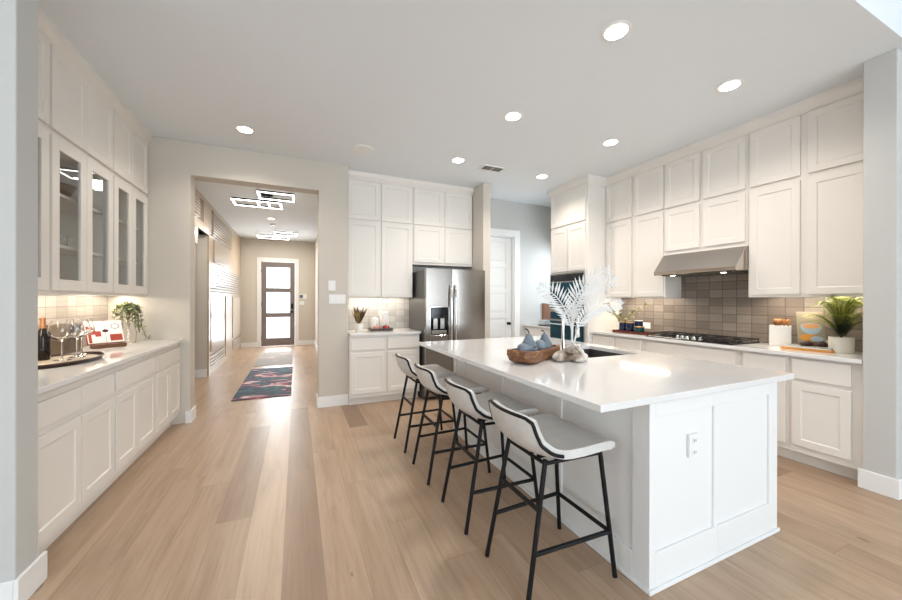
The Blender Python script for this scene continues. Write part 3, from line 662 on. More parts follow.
# ---- stools
def make_stool():
    t = thing('bar_stool', '', 'stool', group='counter stools along the island')
    ctrl = [(.235, .622), (.225, .640), (.14, .646), (.02, .640), (-.08, .638), (-.15, .648), (-.195, .675), (-.222, .715), (-.240, .755), (-.252, .795), (-.257, .822)]
    wid = [.40, .435, .445, .44, .43, .42, .405, .39, .375, .362, .352]
    def cr(P, u):
        n = len(P) - 1; i = min(int(u), n - 1); f = u - i
        p0, p1, p2, p3 = P[max(i - 1, 0)], P[i], P[i + 1], P[min(i + 2, n)]
        h = lambda a, b, c_, d_: .5 * (2 * b + (c_ - a) * f + (2 * a - 5 * b + 4 * c_ - d_) * f * f + (3 * b - a - 3 * c_ + d_) * f ** 3)
        return tuple(h(p0[k], p1[k], p2[k], p3[k]) for k in range(len(p0)))
    NS, NT_ = 30, 14
    def P(i, j):
        u = (len(ctrl) - 1) * i / NS; x, z = cr(ctrl, u); w_ = cr([(q,) for q in wid], u)[0]; v = -1 + 2 * j / NT_
        back = max(0, min(1, (u - 4.5) / 3)); yy = v * w_ / 2
        x += back * .040 * abs(v) ** 2.2; z += (1 - back) * .014 * abs(v) ** 3
        z -= .012 * abs(v) ** 6 * max(0, u - 9)
        if u < 1.5: x -= .02 * abs(v) ** 4
        # side wings lift where the seat turns into the back
        z += .035 * math.exp(-((u - 5.6) / 1.3) ** 2) * abs(v) ** 3 * .8
        return Vector((x, yy, z))
    V = [P(i, j) for i in range(NS + 1) for j in range(NT_ + 1)]; w1 = NT_ + 1
    F = [(i * w1 + j, i * w1 + j + 1, (i + 1) * w1 + j + 1, (i + 1) * w1 + j) for i in range(NS) for j in range(NT_)]
    c = MB(); c.add(V, F, 'shell'); o = c.build('seat_shell', t, smooth=80, recalc=False)
    so = o.modifiers.new('thick', 'SOLIDIFY'); so.thickness = .038; so.offset = 0
    be = o.modifiers.new('round', 'BEVEL'); be.width = .014; be.segments = 3; be.limit_method = 'ANGLE'; be.angle_limit = math.radians(50)
    # piping along the rim of the back
    i0 = 12; edge = [P(i, 0) + Vector((0, -.004, 0)) for i in range(i0, NS + 1)] + [P(NS, j) + Vector((0, 0, .005)) for j in range(1, NT_)] + [P(i, NT_) + Vector((0, .004, 0)) for i in range(NS, i0 - 1, -1)]
    edge = [p + Vector((-.013, 0, -.004)) * 1.0 for p in edge]
    MB().tube(edge, .0085, 'black', 8).build('piping', t, smooth=60)
    top = {(-1, -1): (-.13, -.145), (-1, 1): (-.13, .145), (1, -1): (.185, -.16), (1, 1): (.185, .16)}
    foot = {(-1, -1): (-.25, -.175), (-1, 1): (-.25, .175), (1, -1): (.25, -.195), (1, 1): (.25, .195)}
    def at(k, z):
        f = (z) / .62; a, b = foot[k], top[k]; return Vector((a[0] + (b[0] - a[0]) * f, a[1] + (b[1] - a[1]) * f, z))
    for k in top:
        MB().tube([at(k, 0.002), at(k, .618)], .0115, 'black', 10).build('leg', t, smooth=60)
    for name, ka, kb, z in (('footrest', (1, -1), (1, 1), .22), ('stretcher', (-1, -1), (1, -1), .22), ('stretcher', (-1, 1), (1, 1), .22), ('stretcher', (-1, -1), (-1, 1), .40)):
        MB().tube([at(ka, z), at(kb, z)], .0105, 'black', 10).build(name, t, smooth=60)
    c = MB(); z = .60
    for ka, kb in (((1, -1), (1, 1)), ((-1, -1), (-1, 1)), ((-1, -1), (1, -1)), ((-1, 1), (1, 1))): c.tube([at(ka, z), at(kb, z)], .009, 'black', 8)
    for ky in (-.08, .08): c.tube([(-.12, ky, .605), (.17, ky, .61)], .012, 'black', 8)
    c.build('seat_frame', t, smooth=60)
    return t
st = make_stool()
spots = [(1.16, 1.41, .0, 'light grey leather bar stool with black legs, nearest to the camera end of the island'),
         (1.135, 1.955, .0, 'light grey leather bar stool, second from the outlet end of the island'),
         (1.12, 2.54, .0, 'light grey leather bar stool, third from the outlet end of the island'),
         (1.115, 3.115, .0, 'light grey leather bar stool, farthest one, nearest the fridge')]
for i, (x, y, a, lab) in enumerate(spots):
    if i == 0: st.location = (x, y, 0); st['label'] = lab
    else: copy_thing(st, (x, y, 0), a, lab)

# ================================================================ CEILING FITTINGS
def downlight(x, y, lab, power=34, r=.088):
    t = thing('recessed_light', lab, 'ceiling light', (x, y, H), 0, 'recessed ceiling lights')
    MB().lathe((0, 0, -.006), [(r, 0), (r + .004, .003), (r, .006)], 'trim', 32).lathe((0, 0, -.008), [(r, .002), (r - .025, 0)], 'trim', 32).build('trim_ring', t, smooth=60)
    MB().lathe((0, 0, -.0095), [(r - .022, 0), (r - .022, .003)], 'lampcan', 32).build('lens', t)
    d = bpy.data.lights.new('downlight_lamp', 'SPOT'); d.energy = power; d.spot_size = math.radians(150); d.spot_blend = .8; d.shadow_soft_size = .06; d.color = (1.0, .91, .82)
    o = bpy.data.objects.new('downlight_lamp', d); COL.objects.link(o); o.parent = t; o.location = (0, 0, -.08)
    return t
for x, y, lab in ((-.479, 4.03, 'round recessed light in front of the hallway opening'), (1.80, 3.85, 'round recessed light just in front of the fridge cabinets'),
                  (1.834, 2.72, 'round recessed light over the middle of the island'), (3.09, 3.88, 'round recessed light beside the oven tower, farthest right row'),
                  (1.85, 1.595, 'round recessed light over the near end of the island, largest in view'), (3.14, 1.63, 'round recessed light nearest the cabinets above the fern'),
                  (3.10, 2.74, 'round recessed light facing the range hood cabinets')):
    downlight(x, y, lab)
downlight(-.50, 8.25, 'round recessed light between the two hallway fixtures', 14, .075)
downlight(-2.1, 6.4, 'unseen recessed light added to brighten the side room off the hallway', 20, .075)  # unseen lamp, added only to brighten the side room
t = thing('ceiling_speaker', 'flat white round speaker grille on the ceiling near the column', 'speaker', (.683, 4.014, H))
MB().lathe((0, 0, -.006), [(.115, .006), (.115, -.004), (.105, -.006)], 'white', 36).build('grille_ring', t, smooth=40)
MB().lathe((0, 0, -.004), [(.10, -.002), (.10, .003)], 'white', 36).build('grille', t)
t = thing('smoke_detector', 'small white round detector on the hallway ceiling', 'smoke detector', (-.50, 8.85, H))
MB().lathe((0, 0, 0), [(.06, 0), (.06, -.02), (.045, -.035), (0, -.037)], 'white', 24).build('detector_case', t, smooth=40)
t = thing('ceiling_vent', 'rectangular white ceiling air vent near the fridge', 'vent', (2.32, 3.92, H))
c = MB(); c.box(-.16, .16, -.085, -.065, -.008, 0, 'trim').box(-.16, .16, .065, .085, -.008, 0, 'trim').box(-.16, -.14, -.065, .065, -.008, 0, 'trim').box(.14, .16, -.065, .065, -.008, 0, 'trim').box(-.006, .006, -.065, .065, -.008, 0, 'trim'); c.build('vent_frame', t)
MB().box(-.14, .14, -.065, .065, -.002, 0, 'greybook').build('backing', t)
c = MB()
for i in range(9):
    x = -.128 + i * .032
    c.add([(x - .011, -.065, -.007), (x - .011, .065, -.007), (x + .006, .065, -.002), (x + .006, -.065, -.002)], [(0, 1, 2, 3)], 'greyplate')
c.build('louvre', t, recalc=False)
# geometric LED fixtures of the hall
def led_fixture(loc, lab, power):
    t = thing('ceiling_light_fixture', lab, 'ceiling light', loc, 0, 'geometric hallway ceiling lights')
    MB().box(-.02, .14, -.13, -.03, .045, .08, 'black').build('canopy', t, bevel=.003)
    c = MB()
    for x, y in ((.02, -.06), (.10, -.10), (.02, .02)): c.tube([(x, y, .01), (x, y, .05)], .008, 'black')
    c.build('stem', t)
    def rect(x0, x1, y0, y1, z, bars=()):
        a = MB(); b = MB(); w_ = .028
        L = [(x0, x1, y0, y0 + w_), (x0, x1, y1 - w_, y1), (x0, x0 + w_, y0 + w_, y1 - w_), (x1 - w_, x1, y0 + w_, y1 - w_)] + [(q, q + w_, y0 + w_, y1 - w_) for q in bars]
        for (p, q, r, s) in L: a.box(p, q, r, s, z + .006, z + .03, 'black'); b.box(p, q, r, s, z, z + .006, 'fixled')
        fr = a.build('frame', t); b.build('light_strip', fr)
    rect(-.46, .27, -.0, .42, -.02, (-.10, .06)); rect(-.05, .47, -.52, -.10, .0)
    d = bpy.data.lights.new('fixture_glow', 'AREA'); d.shape = 'RECTANGLE'; d.size = .7; d.size_y = .6; d.energy = power; d.color = (1, .93, .82)
    o = bpy.data.objects.new('fixture_glow', d); COL.objects.link(o); o.parent = t; o.location = (0, -.05, -.04)
led_fixture((-.51, 6.50, 2.97), 'black framed LED ceiling fixture nearest the hallway opening', 22)
led_fixture((-.47, 9.95, 2.97), 'black framed LED ceiling fixture near the front door', 22)

# ================================================================ HALL RUGS, SWITCHES
for nm, x0, x1, y0, y1, mm, lab in (('hall_rug', -.79, -.075, 5.34, 7.60, 'rug1', 'dark navy floral runner rug at the near end of the hallway'), ('hall_rug', -.79, -.09, 7.92, 9.95, 'rug2', 'floral runner rug before the front door, tan from door glare painted in')):
    cx, cy = (x0 + x1) / 2, (y0 + y1) / 2; c = MB(); c.box(x0 - cx, x1 - cx, y0 - cy, y1 - cy, 0, .008, mm); o = c.build(nm, bevel=.003); o.location = (cx, cy, .0005); tag(o, lab, 'rug')
def plate(name, lab, x, y, z, w_, h_, n, black=False):
    t = thing(name, lab, 'switch' if n else 'thermostat', (x, y, z)); MB().box(-w_ / 2, w_ / 2, -.007, 0, -h_ / 2, h_ / 2, 'white').build('cover_plate', t, bevel=.002)
    for k in range(n):
        xx = -w_ / 2 + w_ * (k + .5) / n; MB().box(xx - .014, xx + .014, -.011, -.007, -.03, .03, 'trim').build('rocker', t, bevel=.0015)
    if black: MB().box(-w_ / 2 + .01, -.0, -.010, -.007, -h_ / 2 + .02, h_ / 2 - .02, 'blackglass').build('screen', t)
plate('light_switch', 'wide white triple switch plate on the column by the hallway', .465, 4.592, 1.345, .20, .115, 3)
plate('light_switch', 'single white switch plate above the triple plate on the column', .40, 4.592, 1.515, .085, .125, 1)
plate('alarm_panel', 'small white alarm panel with dark screen beside the front door', .16, HE - .001, 1.43, .20, .13, 0, True)
plate('light_switch', 'small white switch plate below the alarm panel by the front door', .13, HE - .001, 1.24, .13, .11, 2)
t = thing('wall_outlet', 'white outlet on the tile beside the tray of navy mugs', 'outlet', (XR - .0125, 3.21, 1.0)); MB().box(-.006, 0, -.06, .06, -.04, .04, 'white').build('cover_plate', t, bevel=.002); MB().box(-.009, -.006, -.035, .035, -.017, .017, 'trim').build('socket', t)
# lever at the left edge, on the grey pier
t = thing('wall_lever', 'black lever handle projecting from the grey wall at the far left', 'handle', (-1.30, 2.13, 1.08))
MB().lathe((0, 0, 0), [(.026, 0), (.026, .01), (.011, .012), (.011, .05)], 'lever', 16, axis=(0, -1, 0)).build('rose', t, smooth=40)
MB().tube([(-.02, -.05, .0), (.06, -.052, -.005), (.075, -.052, -.008)], [.014, .011, .004], 'lever').build('lever', t, smooth=50)

# ================================================================ ISLAND DECORATION
# two-lobed wooden bowl
t = thing('wooden_bowl', 'carved brown wooden dough bowl holding blue-grey pears on the island', 'bowl', (1.54, 2.01, .915), math.radians(24))
def loop(f, z, n=40, L=.27, Wd=.115):
    out = []
    for i in range(n):
        a = 2 * PI * i / n; ca, sa = math.cos(a), math.sin(a)
        x = L * f * math.copysign(abs(ca) ** .75, ca); w_ = Wd * (1 - .36 * math.exp(-(x / .10) ** 2))
        x -= math.copysign(.035 * f * math.exp(-(sa / .28) ** 2), ca)
        y = w_ * f * math.copysign(abs(sa) ** .6, sa); out.append((x, y, z + .012 * (x / L) ** 2))
    return out
c = MB(); rings = [loop(.0, 0), loop(.80, 0), loop(.92, .012), loop(1.0, .05), loop(.99, .082), loop(.86, .084), loop(.80, .045), loop(.70, .02), loop(0, .018)]
V = [p for r in rings for p in r]; n = 40
F = [(i * n + j, i * n + (j + 1) % n, (i + 1) * n + (j + 1) % n, (i + 1) * n + j) for i in range(len(rings) - 1) for j in range(n)]
c.add(V, F, 'bowlwood'); c.build('bowl_shell', t, smooth=50)
pear_prof = [(0.0, 0), (.022, .002), (.038, .014), (.044, .034), (.041, .055), (.030, .075), (.021, .092), (.017, .105), (.011, .113), (0.0, .115)]
def make_pear(lab):
    t = thing('ceramic_pear', lab, 'pear', group='blue-grey pears in the wooden bowl')
    MB().lathe((0, 0, 0), pear_prof, 'pear', 28).build('pear_body', t, smooth=70)
    MB().tube([(0, 0, .112), (.002, 0, .122), (-.006, .002, .134), (-.022, .004, .140)], [.003, .0025, .003, .004], 'pearstem', 6).build('stem', t, smooth=60)
    return t
pr = make_pear('tallest blue-grey pear standing upright in the wooden bowl')
def put(o, loc, rot, s): o.location = loc; o.rotation_euler = rot; o.scale = (s, s, s)
p2 = copy_thing(pr, label='blue-grey pear leaning with curved stem, nearest the palm sculpture')
p3 = copy_thing(pr, label='small blue-grey pear lying low between the two standing pears')
p4 = copy_thing(pr, label='blue-grey pear lying at the outer end of the bowl, farthest from palm')
put(pr, (1.455, 1.965, .950), (0, 0, .3), 1.38); put(p2, (1.675, 2.06, .955), (.05, -.22, .4), 1.25)
put(p3, (1.56, 1.98, .998), (1.25, .1, 2.4), 1.05); put(p4, (1.365, 1.97, .998), (1.35, 0, .9), .95)

# driftwood + white palm
t = thing('palm_sculpture', 'white palm frond sculpture on a driftwood base in the island middle', 'sculpture', (1.745, 1.865, .915)); PS = 1.13
c = MB(); random.seed(3)
def blob(c, ctr, r, m, seed, n=14, k=9):
    rnd = random.Random(seed); prof = []; vs = []; fs = []
    for i in range(k + 1):
        th = PI * i / k
        for j in range(n):
            a = 2 * PI * j / n; q = 1 + .22 * math.sin(3 * a + seed) * math.sin(th) + .12 * math.sin(5 * a + 2.1 * th + seed * 2) + rnd.uniform(-.05, .05)
            vs.append((ctr[0] + r[0] * q * math.sin(th) * math.cos(a), ctr[1] + r[1] * q * math.sin(th) * math.sin(a), max(0.0, ctr[2] + r[2] * q * math.cos(th))))
    for i in range(k):
        for j in range(n): fs.append((i * n + j, i * n + (j + 1) % n, (i + 1) * n + (j + 1) % n, (i + 1) * n + j))
    c.add(vs, fs, m)
blob(c, (.03, -.02, .028), (.085, .06, .034), 'drift', 1); blob(c, (-.06, .03, .03), (.075, .05, .036), 'drift', 2); blob(c, (.03, .0, .065), (.06, .035, .025), 'drift', 4)
c.tube([(-.12, .05, .03), (-.05, .02, .07), (.03, -.01, .10), (.06, -.02, .12)], [.012, .02, .016, .004], 'drift', 8)
c.tube([(.06, -.05, .05), (.02, -.03, .10), (.0, 0, .13), (.01, .01, .16)], [.012, .014, .010, .004], 'drift', 8)
c.build('driftwood_base', t, smooth=35)
Rv = Vector((math.cos(.4172), -math.sin(.4172), 0)); Dv = Vector((math.sin(.4172), math.cos(.4172), 0))
def frond(pts2, w_, n, name='frond', depth=0):
    """pts2: (sideways, up, deep) control points of the rachis"""
    P = [Rv * a * PS + Vector((0, 0, b * PS)) + Dv * d_ for a, b, d_ in pts2]; c = MB(); K = 24; path = []
    for i in range(K + 1):
        u = (len(P) - 1) * i / K; k = min(int(u), len(P) - 2); f = u - k
        p0, p1, p2, p3 = P[max(k - 1, 0)], P[k], P[k + 1], P[min(k + 2, len(P) - 1)]
        path.append(.5 * ((2 * p1) + (p2 - p0) * f + (2 * p0 - 5 * p1 + 4 * p2 - p3) * f * f + (3 * p1 - p0 - 3 * p2 + p3) * f ** 3))
    c.tube(path, [.006 * (1 - .8 * i / K) + .0012 for i in range(K + 1)], 'palm', 6)
    fd = Dv + Vector((0, 0, .25)); fd.normalize()
    for i in range(n):
        u = .30 + .70 * i / (n - 1); q = u * K; k = min(int(q), K - 1); b = path[k].lerp(path[k + 1], q - k)
        tg = (path[min(k + 1, K)] - path[max(k - 1, 0)]).normalized(); sd = tg.cross(fd).normalized()
        L = w_ * (math.sin(PI * (.12 + .80 * (u - .30) / .70)) ** .7)
        for s_ in (-1, 1):
            d_ = (sd * s_ * .85 + tg * .62 + fd * random.uniform(-.15, .15)).normalized()
            c.leaf(b, d_, L * random.uniform(.85, 1.05), .017, 'palm', nrm=fd, curl=random.uniform(.0, .15))
    c.build(name, t, recalc=False)
frond([(.0, .10, 0), (.0, .20, .01), (-.03, .30, .01), (-.10, .40, .0), (-.20, .455, -.02)], .115, 19)
frond([(.0, .10, 0), (.01, .24, .03), (.03, .36, .05), (.10, .47, .05), (.23, .56, .03)], .115, 19)
frond([(.01, .10, 0), (.03, .20, -.02), (.07, .28, -.04), (.15, .345, -.05), (.27, .345, -.06)], .10, 17)
frond([(.0, .10, 0), (.03, .26, .06), (.09, .38, .12), (.20, .46, .16), (.33, .50, .17)], .11, 17)
# ================================================================ RIGHT COUNTER ITEMS
def rect_tray(name, lab, loc, rz, a, b, m, h=.03):
    t = thing(name, lab, 'tray', loc, rz); c = MB(); c.box(-a, a, -b, b, 0, .008, m).box(-a, a, -b, -b + .01, .008, h, m).box(-a, a, b - .01, b, .008, h, m).box(-a, -a + .01, -b + .01, b - .01, .008, h, m).box(a - .01, a, -b + .01, b - .01, .008, h, m)
    c.build('tray_body', t, bevel=.003)
    for s in (-1, 1): MB().tube([(-.05, 0, h - .004), (-.04, 0, h + .012), (.04, 0, h + .012), (.05, 0, h - .004)], .005, m).build('handle', t) if False else None
    return t
rect_tray('serving_tray', 'red-brown wooden tray carrying navy mugs on the range wall counter', (3.955, 3.14, .9155), PI / 2, .235, .10, 'redwood')
def mug(lab, x, y, r, h, m='navy', rim='gold'):
    t = thing('ceramic_mug', lab, 'mug', (x, y, .924), 0, 'navy mugs on the red-brown tray')
    MB().lathe((0, 0, 0), [(0, 0), (r * .95, 0), (r, .006), (r, h - .006), (r - .004, h - .004), (r - .005, .008), (0, .008)], m, 24).build('mug_body', t, smooth=50)
    MB().lathe((0, 0, h - .007), [(r + .0006, 0), (r + .001, .007), (r - .005, .008), (r - .0055, .002)], rim, 24).build('rim', t, smooth=50)
mug('navy mug with gold rim holding olive sprigs on the tray', 3.93, 3.27, .048, .13)
mug('navy mug with gold rim, second one, touching the sprig mug on tray', 3.93, 3.165, .048, .13)
mug('navy mug with pale rim standing at the back of the tray', 4.02, 3.11, .050, .155, 'navy', 'ceramic')
mug('short teal and navy mug with gold rim at the tray front', 3.93, 3.03, .055, .085, 'teal')
def sprig(name, lab, cat, loc, stems, m, leafL, leafW, n, mt='twig'):
    t = thing(name, lab, cat, loc); 
    for pts in stems:
        pts = [Vector(p) for p in pts]; c = MB(); K = 14; path = []
        for i in range(K + 1):
            u = (len(pts) - 1) * i / K; k = min(int(u), len(pts) - 2); path.append(pts[k].lerp(pts[k + 1], u - k))
        c.tube(path, .0022, mt, 5)
        for i in range(n):
            u = .25 + .75 * (i + random.random() * .5) / n; q = u * K; k = min(int(q), K - 1); b = path[k].lerp(path[k + 1], q - k)
            d = Vector((random.uniform(-1, 1), random.uniform(-1, 1), random.uniform(-.4, .9)))
            c.leaf(b, d, leafL * random.uniform(.7, 1.2), leafW, m, nrm=(random.uniform(-.4, .4), random.uniform(-.4, .4), 1), curl=.2)
        c.build('branch', t, recalc=False)
    return t
random.seed(11)
sprig('olive_sprigs', 'yellow-green olive sprigs spreading from the navy mug', 'plant', (3.93, 3.27, .935),
      [[(0, 0, 0), (0, .06, .16), (.0, .17, .27), (0, .27, .37)], [(0, 0, 0), (-.02, .05, .15), (-.04, .12, .22), (-.06, .2, .25)], [(0, 0, 0), (.0, -.03, .14), (.02, -.10, .22), (.04, -.14, .28)],
       [(0, 0, 0), (.02, -.06, .15), (.04, -.2, .27), (.05, -.32, .36)], [(0, 0, 0), (-.02, 0, .14), (-.05, .02, .22), (-.06, -.02, .27)]], 'olive', .058, .032, 24)
# utensil box
t = thing('utensil_box', 'square white ceramic box of wooden utensils beside the cooktop', 'canister', (4.16, 1.735, .9155), math.radians(22)); t.scale = (.88, .88, 1)
c = MB(); c.box(-.085, .085, -.085, .085, 0, .005, 'ceramic').box(-.085, .085, -.085, -.078, .005, .19, 'ceramic').box(-.085, .085, .078, .085, .005, .19, 'ceramic').box(-.085, -.078, -.078, .078, .005, .19, 'ceramic').box(.078, .085, -.078, .078, .005, .19, 'ceramic'); c.build('box_body', t, bevel=.004)
random.seed(5)
for k in range(7):
    a = random.uniform(-1, 1); b = random.uniform(-1, 1)
    u = thing('wooden_spoon', 'wooden spoon standing in the white box beside the cooktop', 'spoon', (4.16 + .026 * a, 1.735 + .026 * b, .9235), 0, 'wooden spoons in the white box')
    tip = Vector((.022 * a, .03 * b, .19)); c = MB(); c.tube([(0, 0, 0), tip], .006, 'utwood', 8); c.build('spoon_handle', u, smooth=60)
    c = MB(); c.lathe(tip, [(0.0, -.015), (.016, -.005), (.030, .015), (.033, .030), (.022, .048), (0, .055)], 'utwood', 14, squash=.4); c.build('spoon_bowl', u, smooth=60)
# books lying flat
t = thing('stacked_book', 'orange-edged book lying flat at the bottom of the counter stack', 'book', (4.06, 1.49, .9155), math.radians(8)); MB().box(-.13, .13, -.16, .16, 0, .016, 'orange').build('cover', t, bevel=.002); MB().box(-.128, .128, -.158, .158, .003, .013, 'paper').build('pages', t)
t = thing('stacked_book', 'grey book lying flat on the orange-edged book', 'book', (4.06, 1.485, .9318), math.radians(4)); MB().box(-.12, .12, -.15, .15, 0, .014, 'greybook').build('cover', t, bevel=.002); MB().box(-.121, .118, -.151, .148, .003, .011, 'paper').build('pages', t)
# cookbook on stand, facing the room (-X, slightly -Y)
t = thing('cookbook', 'cookbook with a soup bowl picture propped on the flat books', 'book', (4.09, 1.485, .946), math.radians(-58)); t.scale = (.78, .9, 1.08)
tilt = .36
def tl(x, y, z): return (x, y * math.cos(tilt) + z * math.sin(tilt), z * math.cos(tilt) - y * math.sin(tilt))
def tilted(mb, x0, x1, y0, y1, z0, z1, m):
    return mb.add([tl(*p) for p in [(x0, y0, z0), (x1, y0, z0), (x1, y1, z0), (x0, y1, z0), (x0, y0, z1), (x1, y0, z1), (x1, y1, z1), (x0, y1, z1)]], [(0, 3, 2, 1), (4, 5, 6, 7), (0, 1, 5, 4), (1, 2, 6, 5), (2, 3, 7, 6), (3, 0, 4, 7)], m)
def tdisc(mb, cx, cz, rx, rz_, y, m, a0=0, a1=2 * PI, n=28):
    V = [tl(cx, y, cz)] + [tl(cx + rx * math.cos(a0 + (a1 - a0) * i / n), y, cz + rz_ * math.sin(a0 + (a1 - a0) * i / n)) for i in range(n + 1)]
    return mb.add(V, [(0, i + 1, i + 2) for i in range(n)], m)
c = MB(); tilted(c, -.11, .11, 0, .018, .03, .29, 'covertan'); b = c.build('cover', t, bevel=.001)
c = MB(); tdisc(c, 0, .165, .085, .07, -.001, 'bowlblue', PI, 2 * PI); tdisc(c, 0, .165, .085, .03, -.0015, 'bowlblue'); tdisc(c, 0, .167, .072, .022, -.002, 'soup'); tdisc(c, -.02, .07, .08, .028, -.001, 'orange'); tdisc(c, .04, .06, .05, .022, -.0015, 'bowlblue'); c.build('picture', t, recalc=False)
c = MB(); c.tube([(-.10, -.03, .012), (-.04, -.035, .02), (-.01, -.02, .014)], [.018, .026, .014], 'darkbrown', 10).tube([(.03, -.03, .014), (.07, -.035, .02), (.11, -.02, .012)], [.014, .026, .016], 'darkbrown', 10)
c.box(-.10, .10, -.02, .10, 0, .012, 'brown'); tilted(c, -.012, .012, .019, .03, .01, .25, 'brown'); c.tube([(0, .10, .01), tl(0, .03, .22)], .006, 'brown'); c.build('easel_stand', t, smooth=50)
# small white pot with sprout
t = thing('small_potted_plant', 'little white pot with a green sprout behind the cookbook', 'plant', (4.25, 1.42, .9155)); MB().lathe((0, 0, 0), [(.028, 0), (.034, .03), (.036, .075), (.031, .075), (.028, .06), (0, .06)], 'ceramic', 20).build('pot', t, smooth=40)
c = MB(); random.seed(2)
for k in range(26): a = random.uniform(0, 2 * PI); c.leaf((0, 0, .06), (math.cos(a) * .8, math.sin(a) * .8, random.uniform(.3, 1.4)), random.uniform(.04, .07), .014, 'ferndark')
c.build('leaves', t, recalc=False)
# fern
t = thing('potted_fern', 'bright green fern in a ribbed cream pot near the grey pier', 'plant', (4.07, 1.305, .9155))
c = MB(); n = 48; V = []; prof = [(.068, .0), (.070, .012), (.072, .06), (.073, .125), (.066, .127), (.062, .10), (0, .10)]
for r, z in prof:
    for i in range(n): a = 2 * PI * i / n; q = r * (1 + (.02 if (i % 2) and .01 < z < .12 and r > .069 else 0)); V.append((q * math.cos(a), q * math.sin(a), z))
F = [(j * n + i, j * n + (i + 1) % n, (j + 1) * n + (i + 1) % n, (j + 1) * n + i) for j in range(len(prof) - 1) for i in range(n)] + [tuple(range(n - 1, -1, -1))]
c.add(V, F, 'ribpot'); c.build('pot', t, smooth=25)
random.seed(21); 
def fern(mb, n, R, Hh, m1, m2, base):
    for k in range(n):
        a = 2 * PI * (k + random.random() * .6) / n; e_ = random.random(); out = R * (.30 + .70 * e_); up = Hh * (1.0 - .55 * e_ ** 1.5) * random.uniform(.85, 1.1)
        K = 14; path = []; d = Vector((math.cos(a), math.sin(a), 0))
        for i in range(K + 1):
            u = i / K; path.append(Vector(base) + d * out * (u ** 1.3) + Vector((0, 0, up * math.sin(u * PI * .62) / math.sin(PI * .5) * 1.0)))
        mb.tube(path, .0016, 'twig', 4)
        for i in range(2, K + 1):
            u = i / K; b = path[i]; tg = (path[i] - path[i - 1]).normalized(); sd = tg.cross(Vector((0, 0, 1)))
            if sd.length < .05: sd = d.cross(Vector((0, 0, 1)))
            sd.normalize(); L = .062 * math.sin(PI * (.15 + .8 * u)) + .008
            for s_ in (-1, 1): 
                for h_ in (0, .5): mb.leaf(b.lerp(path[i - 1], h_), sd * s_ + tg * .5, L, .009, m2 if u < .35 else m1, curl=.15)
c = MB(); fern(c, 46, .24, .37, 'fern', 'ferndark', (0, 0, .10)); c.build('fronds', t, recalc=False)

# corner counter items behind the tower
t = thing('stacked_book', 'black book lying flat on the corner counter behind the oven tower', 'book', (3.86, 4.62, .9155), .1); MB().box(-.16, .16, -.13, .13, 0, .014, 'blackglass').build('cover', t, bevel=.002)
t = thing('small_box', 'pale grey box on the black book by the oven tower', 'box', (3.80, 4.70, .930), .1); MB().box(-.07, .07, -.06, .06, 0, .075, 'pale').build('box_body', t, bevel=.004)
t = thing('small_box', 'teal topped small box beside the pale grey box', 'box', (3.86, 4.52, .930), .1); c = MB(); c.box(-.06, .06, -.05, .05, 0, .05, 'pale').box(-.06, .06, -.05, .05, .051, .085, 'bluebook'); c.build('box_body', t, bevel=.003)
for k, (y, mm, h_, lab) in enumerate(((4.86, 'pale', .36, 'pale upright book at the wall end of the corner row'), (4.82, 'rust', .37, 'rust striped upright book beside the pale one'), (4.78, 'rust', .35, 'rust upright book nearest the tower in the corner row'))):
    t = thing('upright_book', lab, 'book', (3.93, y, .9155)); MB().box(-.08, .10, -.017, .017, 0, h_, mm).build('cover', t, bevel=.002); MB().box(-.078, .102, -.012, .012, .004, h_ - .004, 'paper').build('pages', t)

# ================================================================ BACK COUNTER ITEMS
t = thing('potted_plant', 'dried brown leafy plant in a white pot beside the column', 'plant', (.765, 4.78, .9155)); MB().lathe((0, 0, 0), [(.045, 0), (.053, .02), (.056, .10), (.05, .105), (.046, .085), (0, .085)], 'ceramic', 24).build('pot', t, smooth=40)
c = MB(); random.seed(4)
for k in range(30):
    a = random.uniform(0, 2 * PI); q_ = random.uniform(.1, .42); d = Vector((math.cos(a) * q_, math.sin(a) * q_, 1)); c.leaf(Vector((0, 0, .08)), d, random.uniform(.16, .31), .06, 'dry', nrm=(math.cos(a), math.sin(a), .3), curl=-.12)
c.build('leaves', t, recalc=False)
rect_tray('serving_tray', 'dark wooden tray with jars on the counter beside the fridge', (1.055, 4.78, .9155), 0, .155, .10, 'darktray', .035)
def jar(lab, x, y, r, h):
    t = thing('lidded_jar', lab, 'jar', (x, y, .9245), 0, 'white lidded jars on the dark tray'); MB().lathe((0, 0, 0), [(r * .9, 0), (r, .01), (r, h * .72), (r * .8, h * .8)], 'ceramic', 24).build('jar_body', t, smooth=40)
    MB().lathe((0, 0, h * .8), [(r * .85, 0), (r * .88, .012), (r * .5, h * .13), (.012, h * .15), (.014, h * .19), (0, h * .2)], 'ceramic', 24).build('lid', t, smooth=40)
jar('shorter white lidded jar on the dark tray by the fridge', .985, 4.82, .055, .18); jar('taller white lidded jar on the dark tray by the fridge', 1.12, 4.83, .060, .27)
for x, lab in ((.99, 'blush red round ornament before the shorter jar'), (1.12, 'dark red round ornament before the taller jar')):
    t = thing('round_ornament', lab, 'ornament', (x, 4.735, .9245)); MB().lathe((0, 0, 0), [(.02, 0), (.04, .012), (.046, .036), (.038, .058), (.012, .066), (0, .062)], 'redwax' if x > 1.05 else 'pink', 22).build('ornament_body', t, smooth=60)
    MB().tube([(0, 0, .063), (.004, 0, .08), (.012, 0, .09)], [.003, .003, .002], 'twig', 6).build('stem', t)

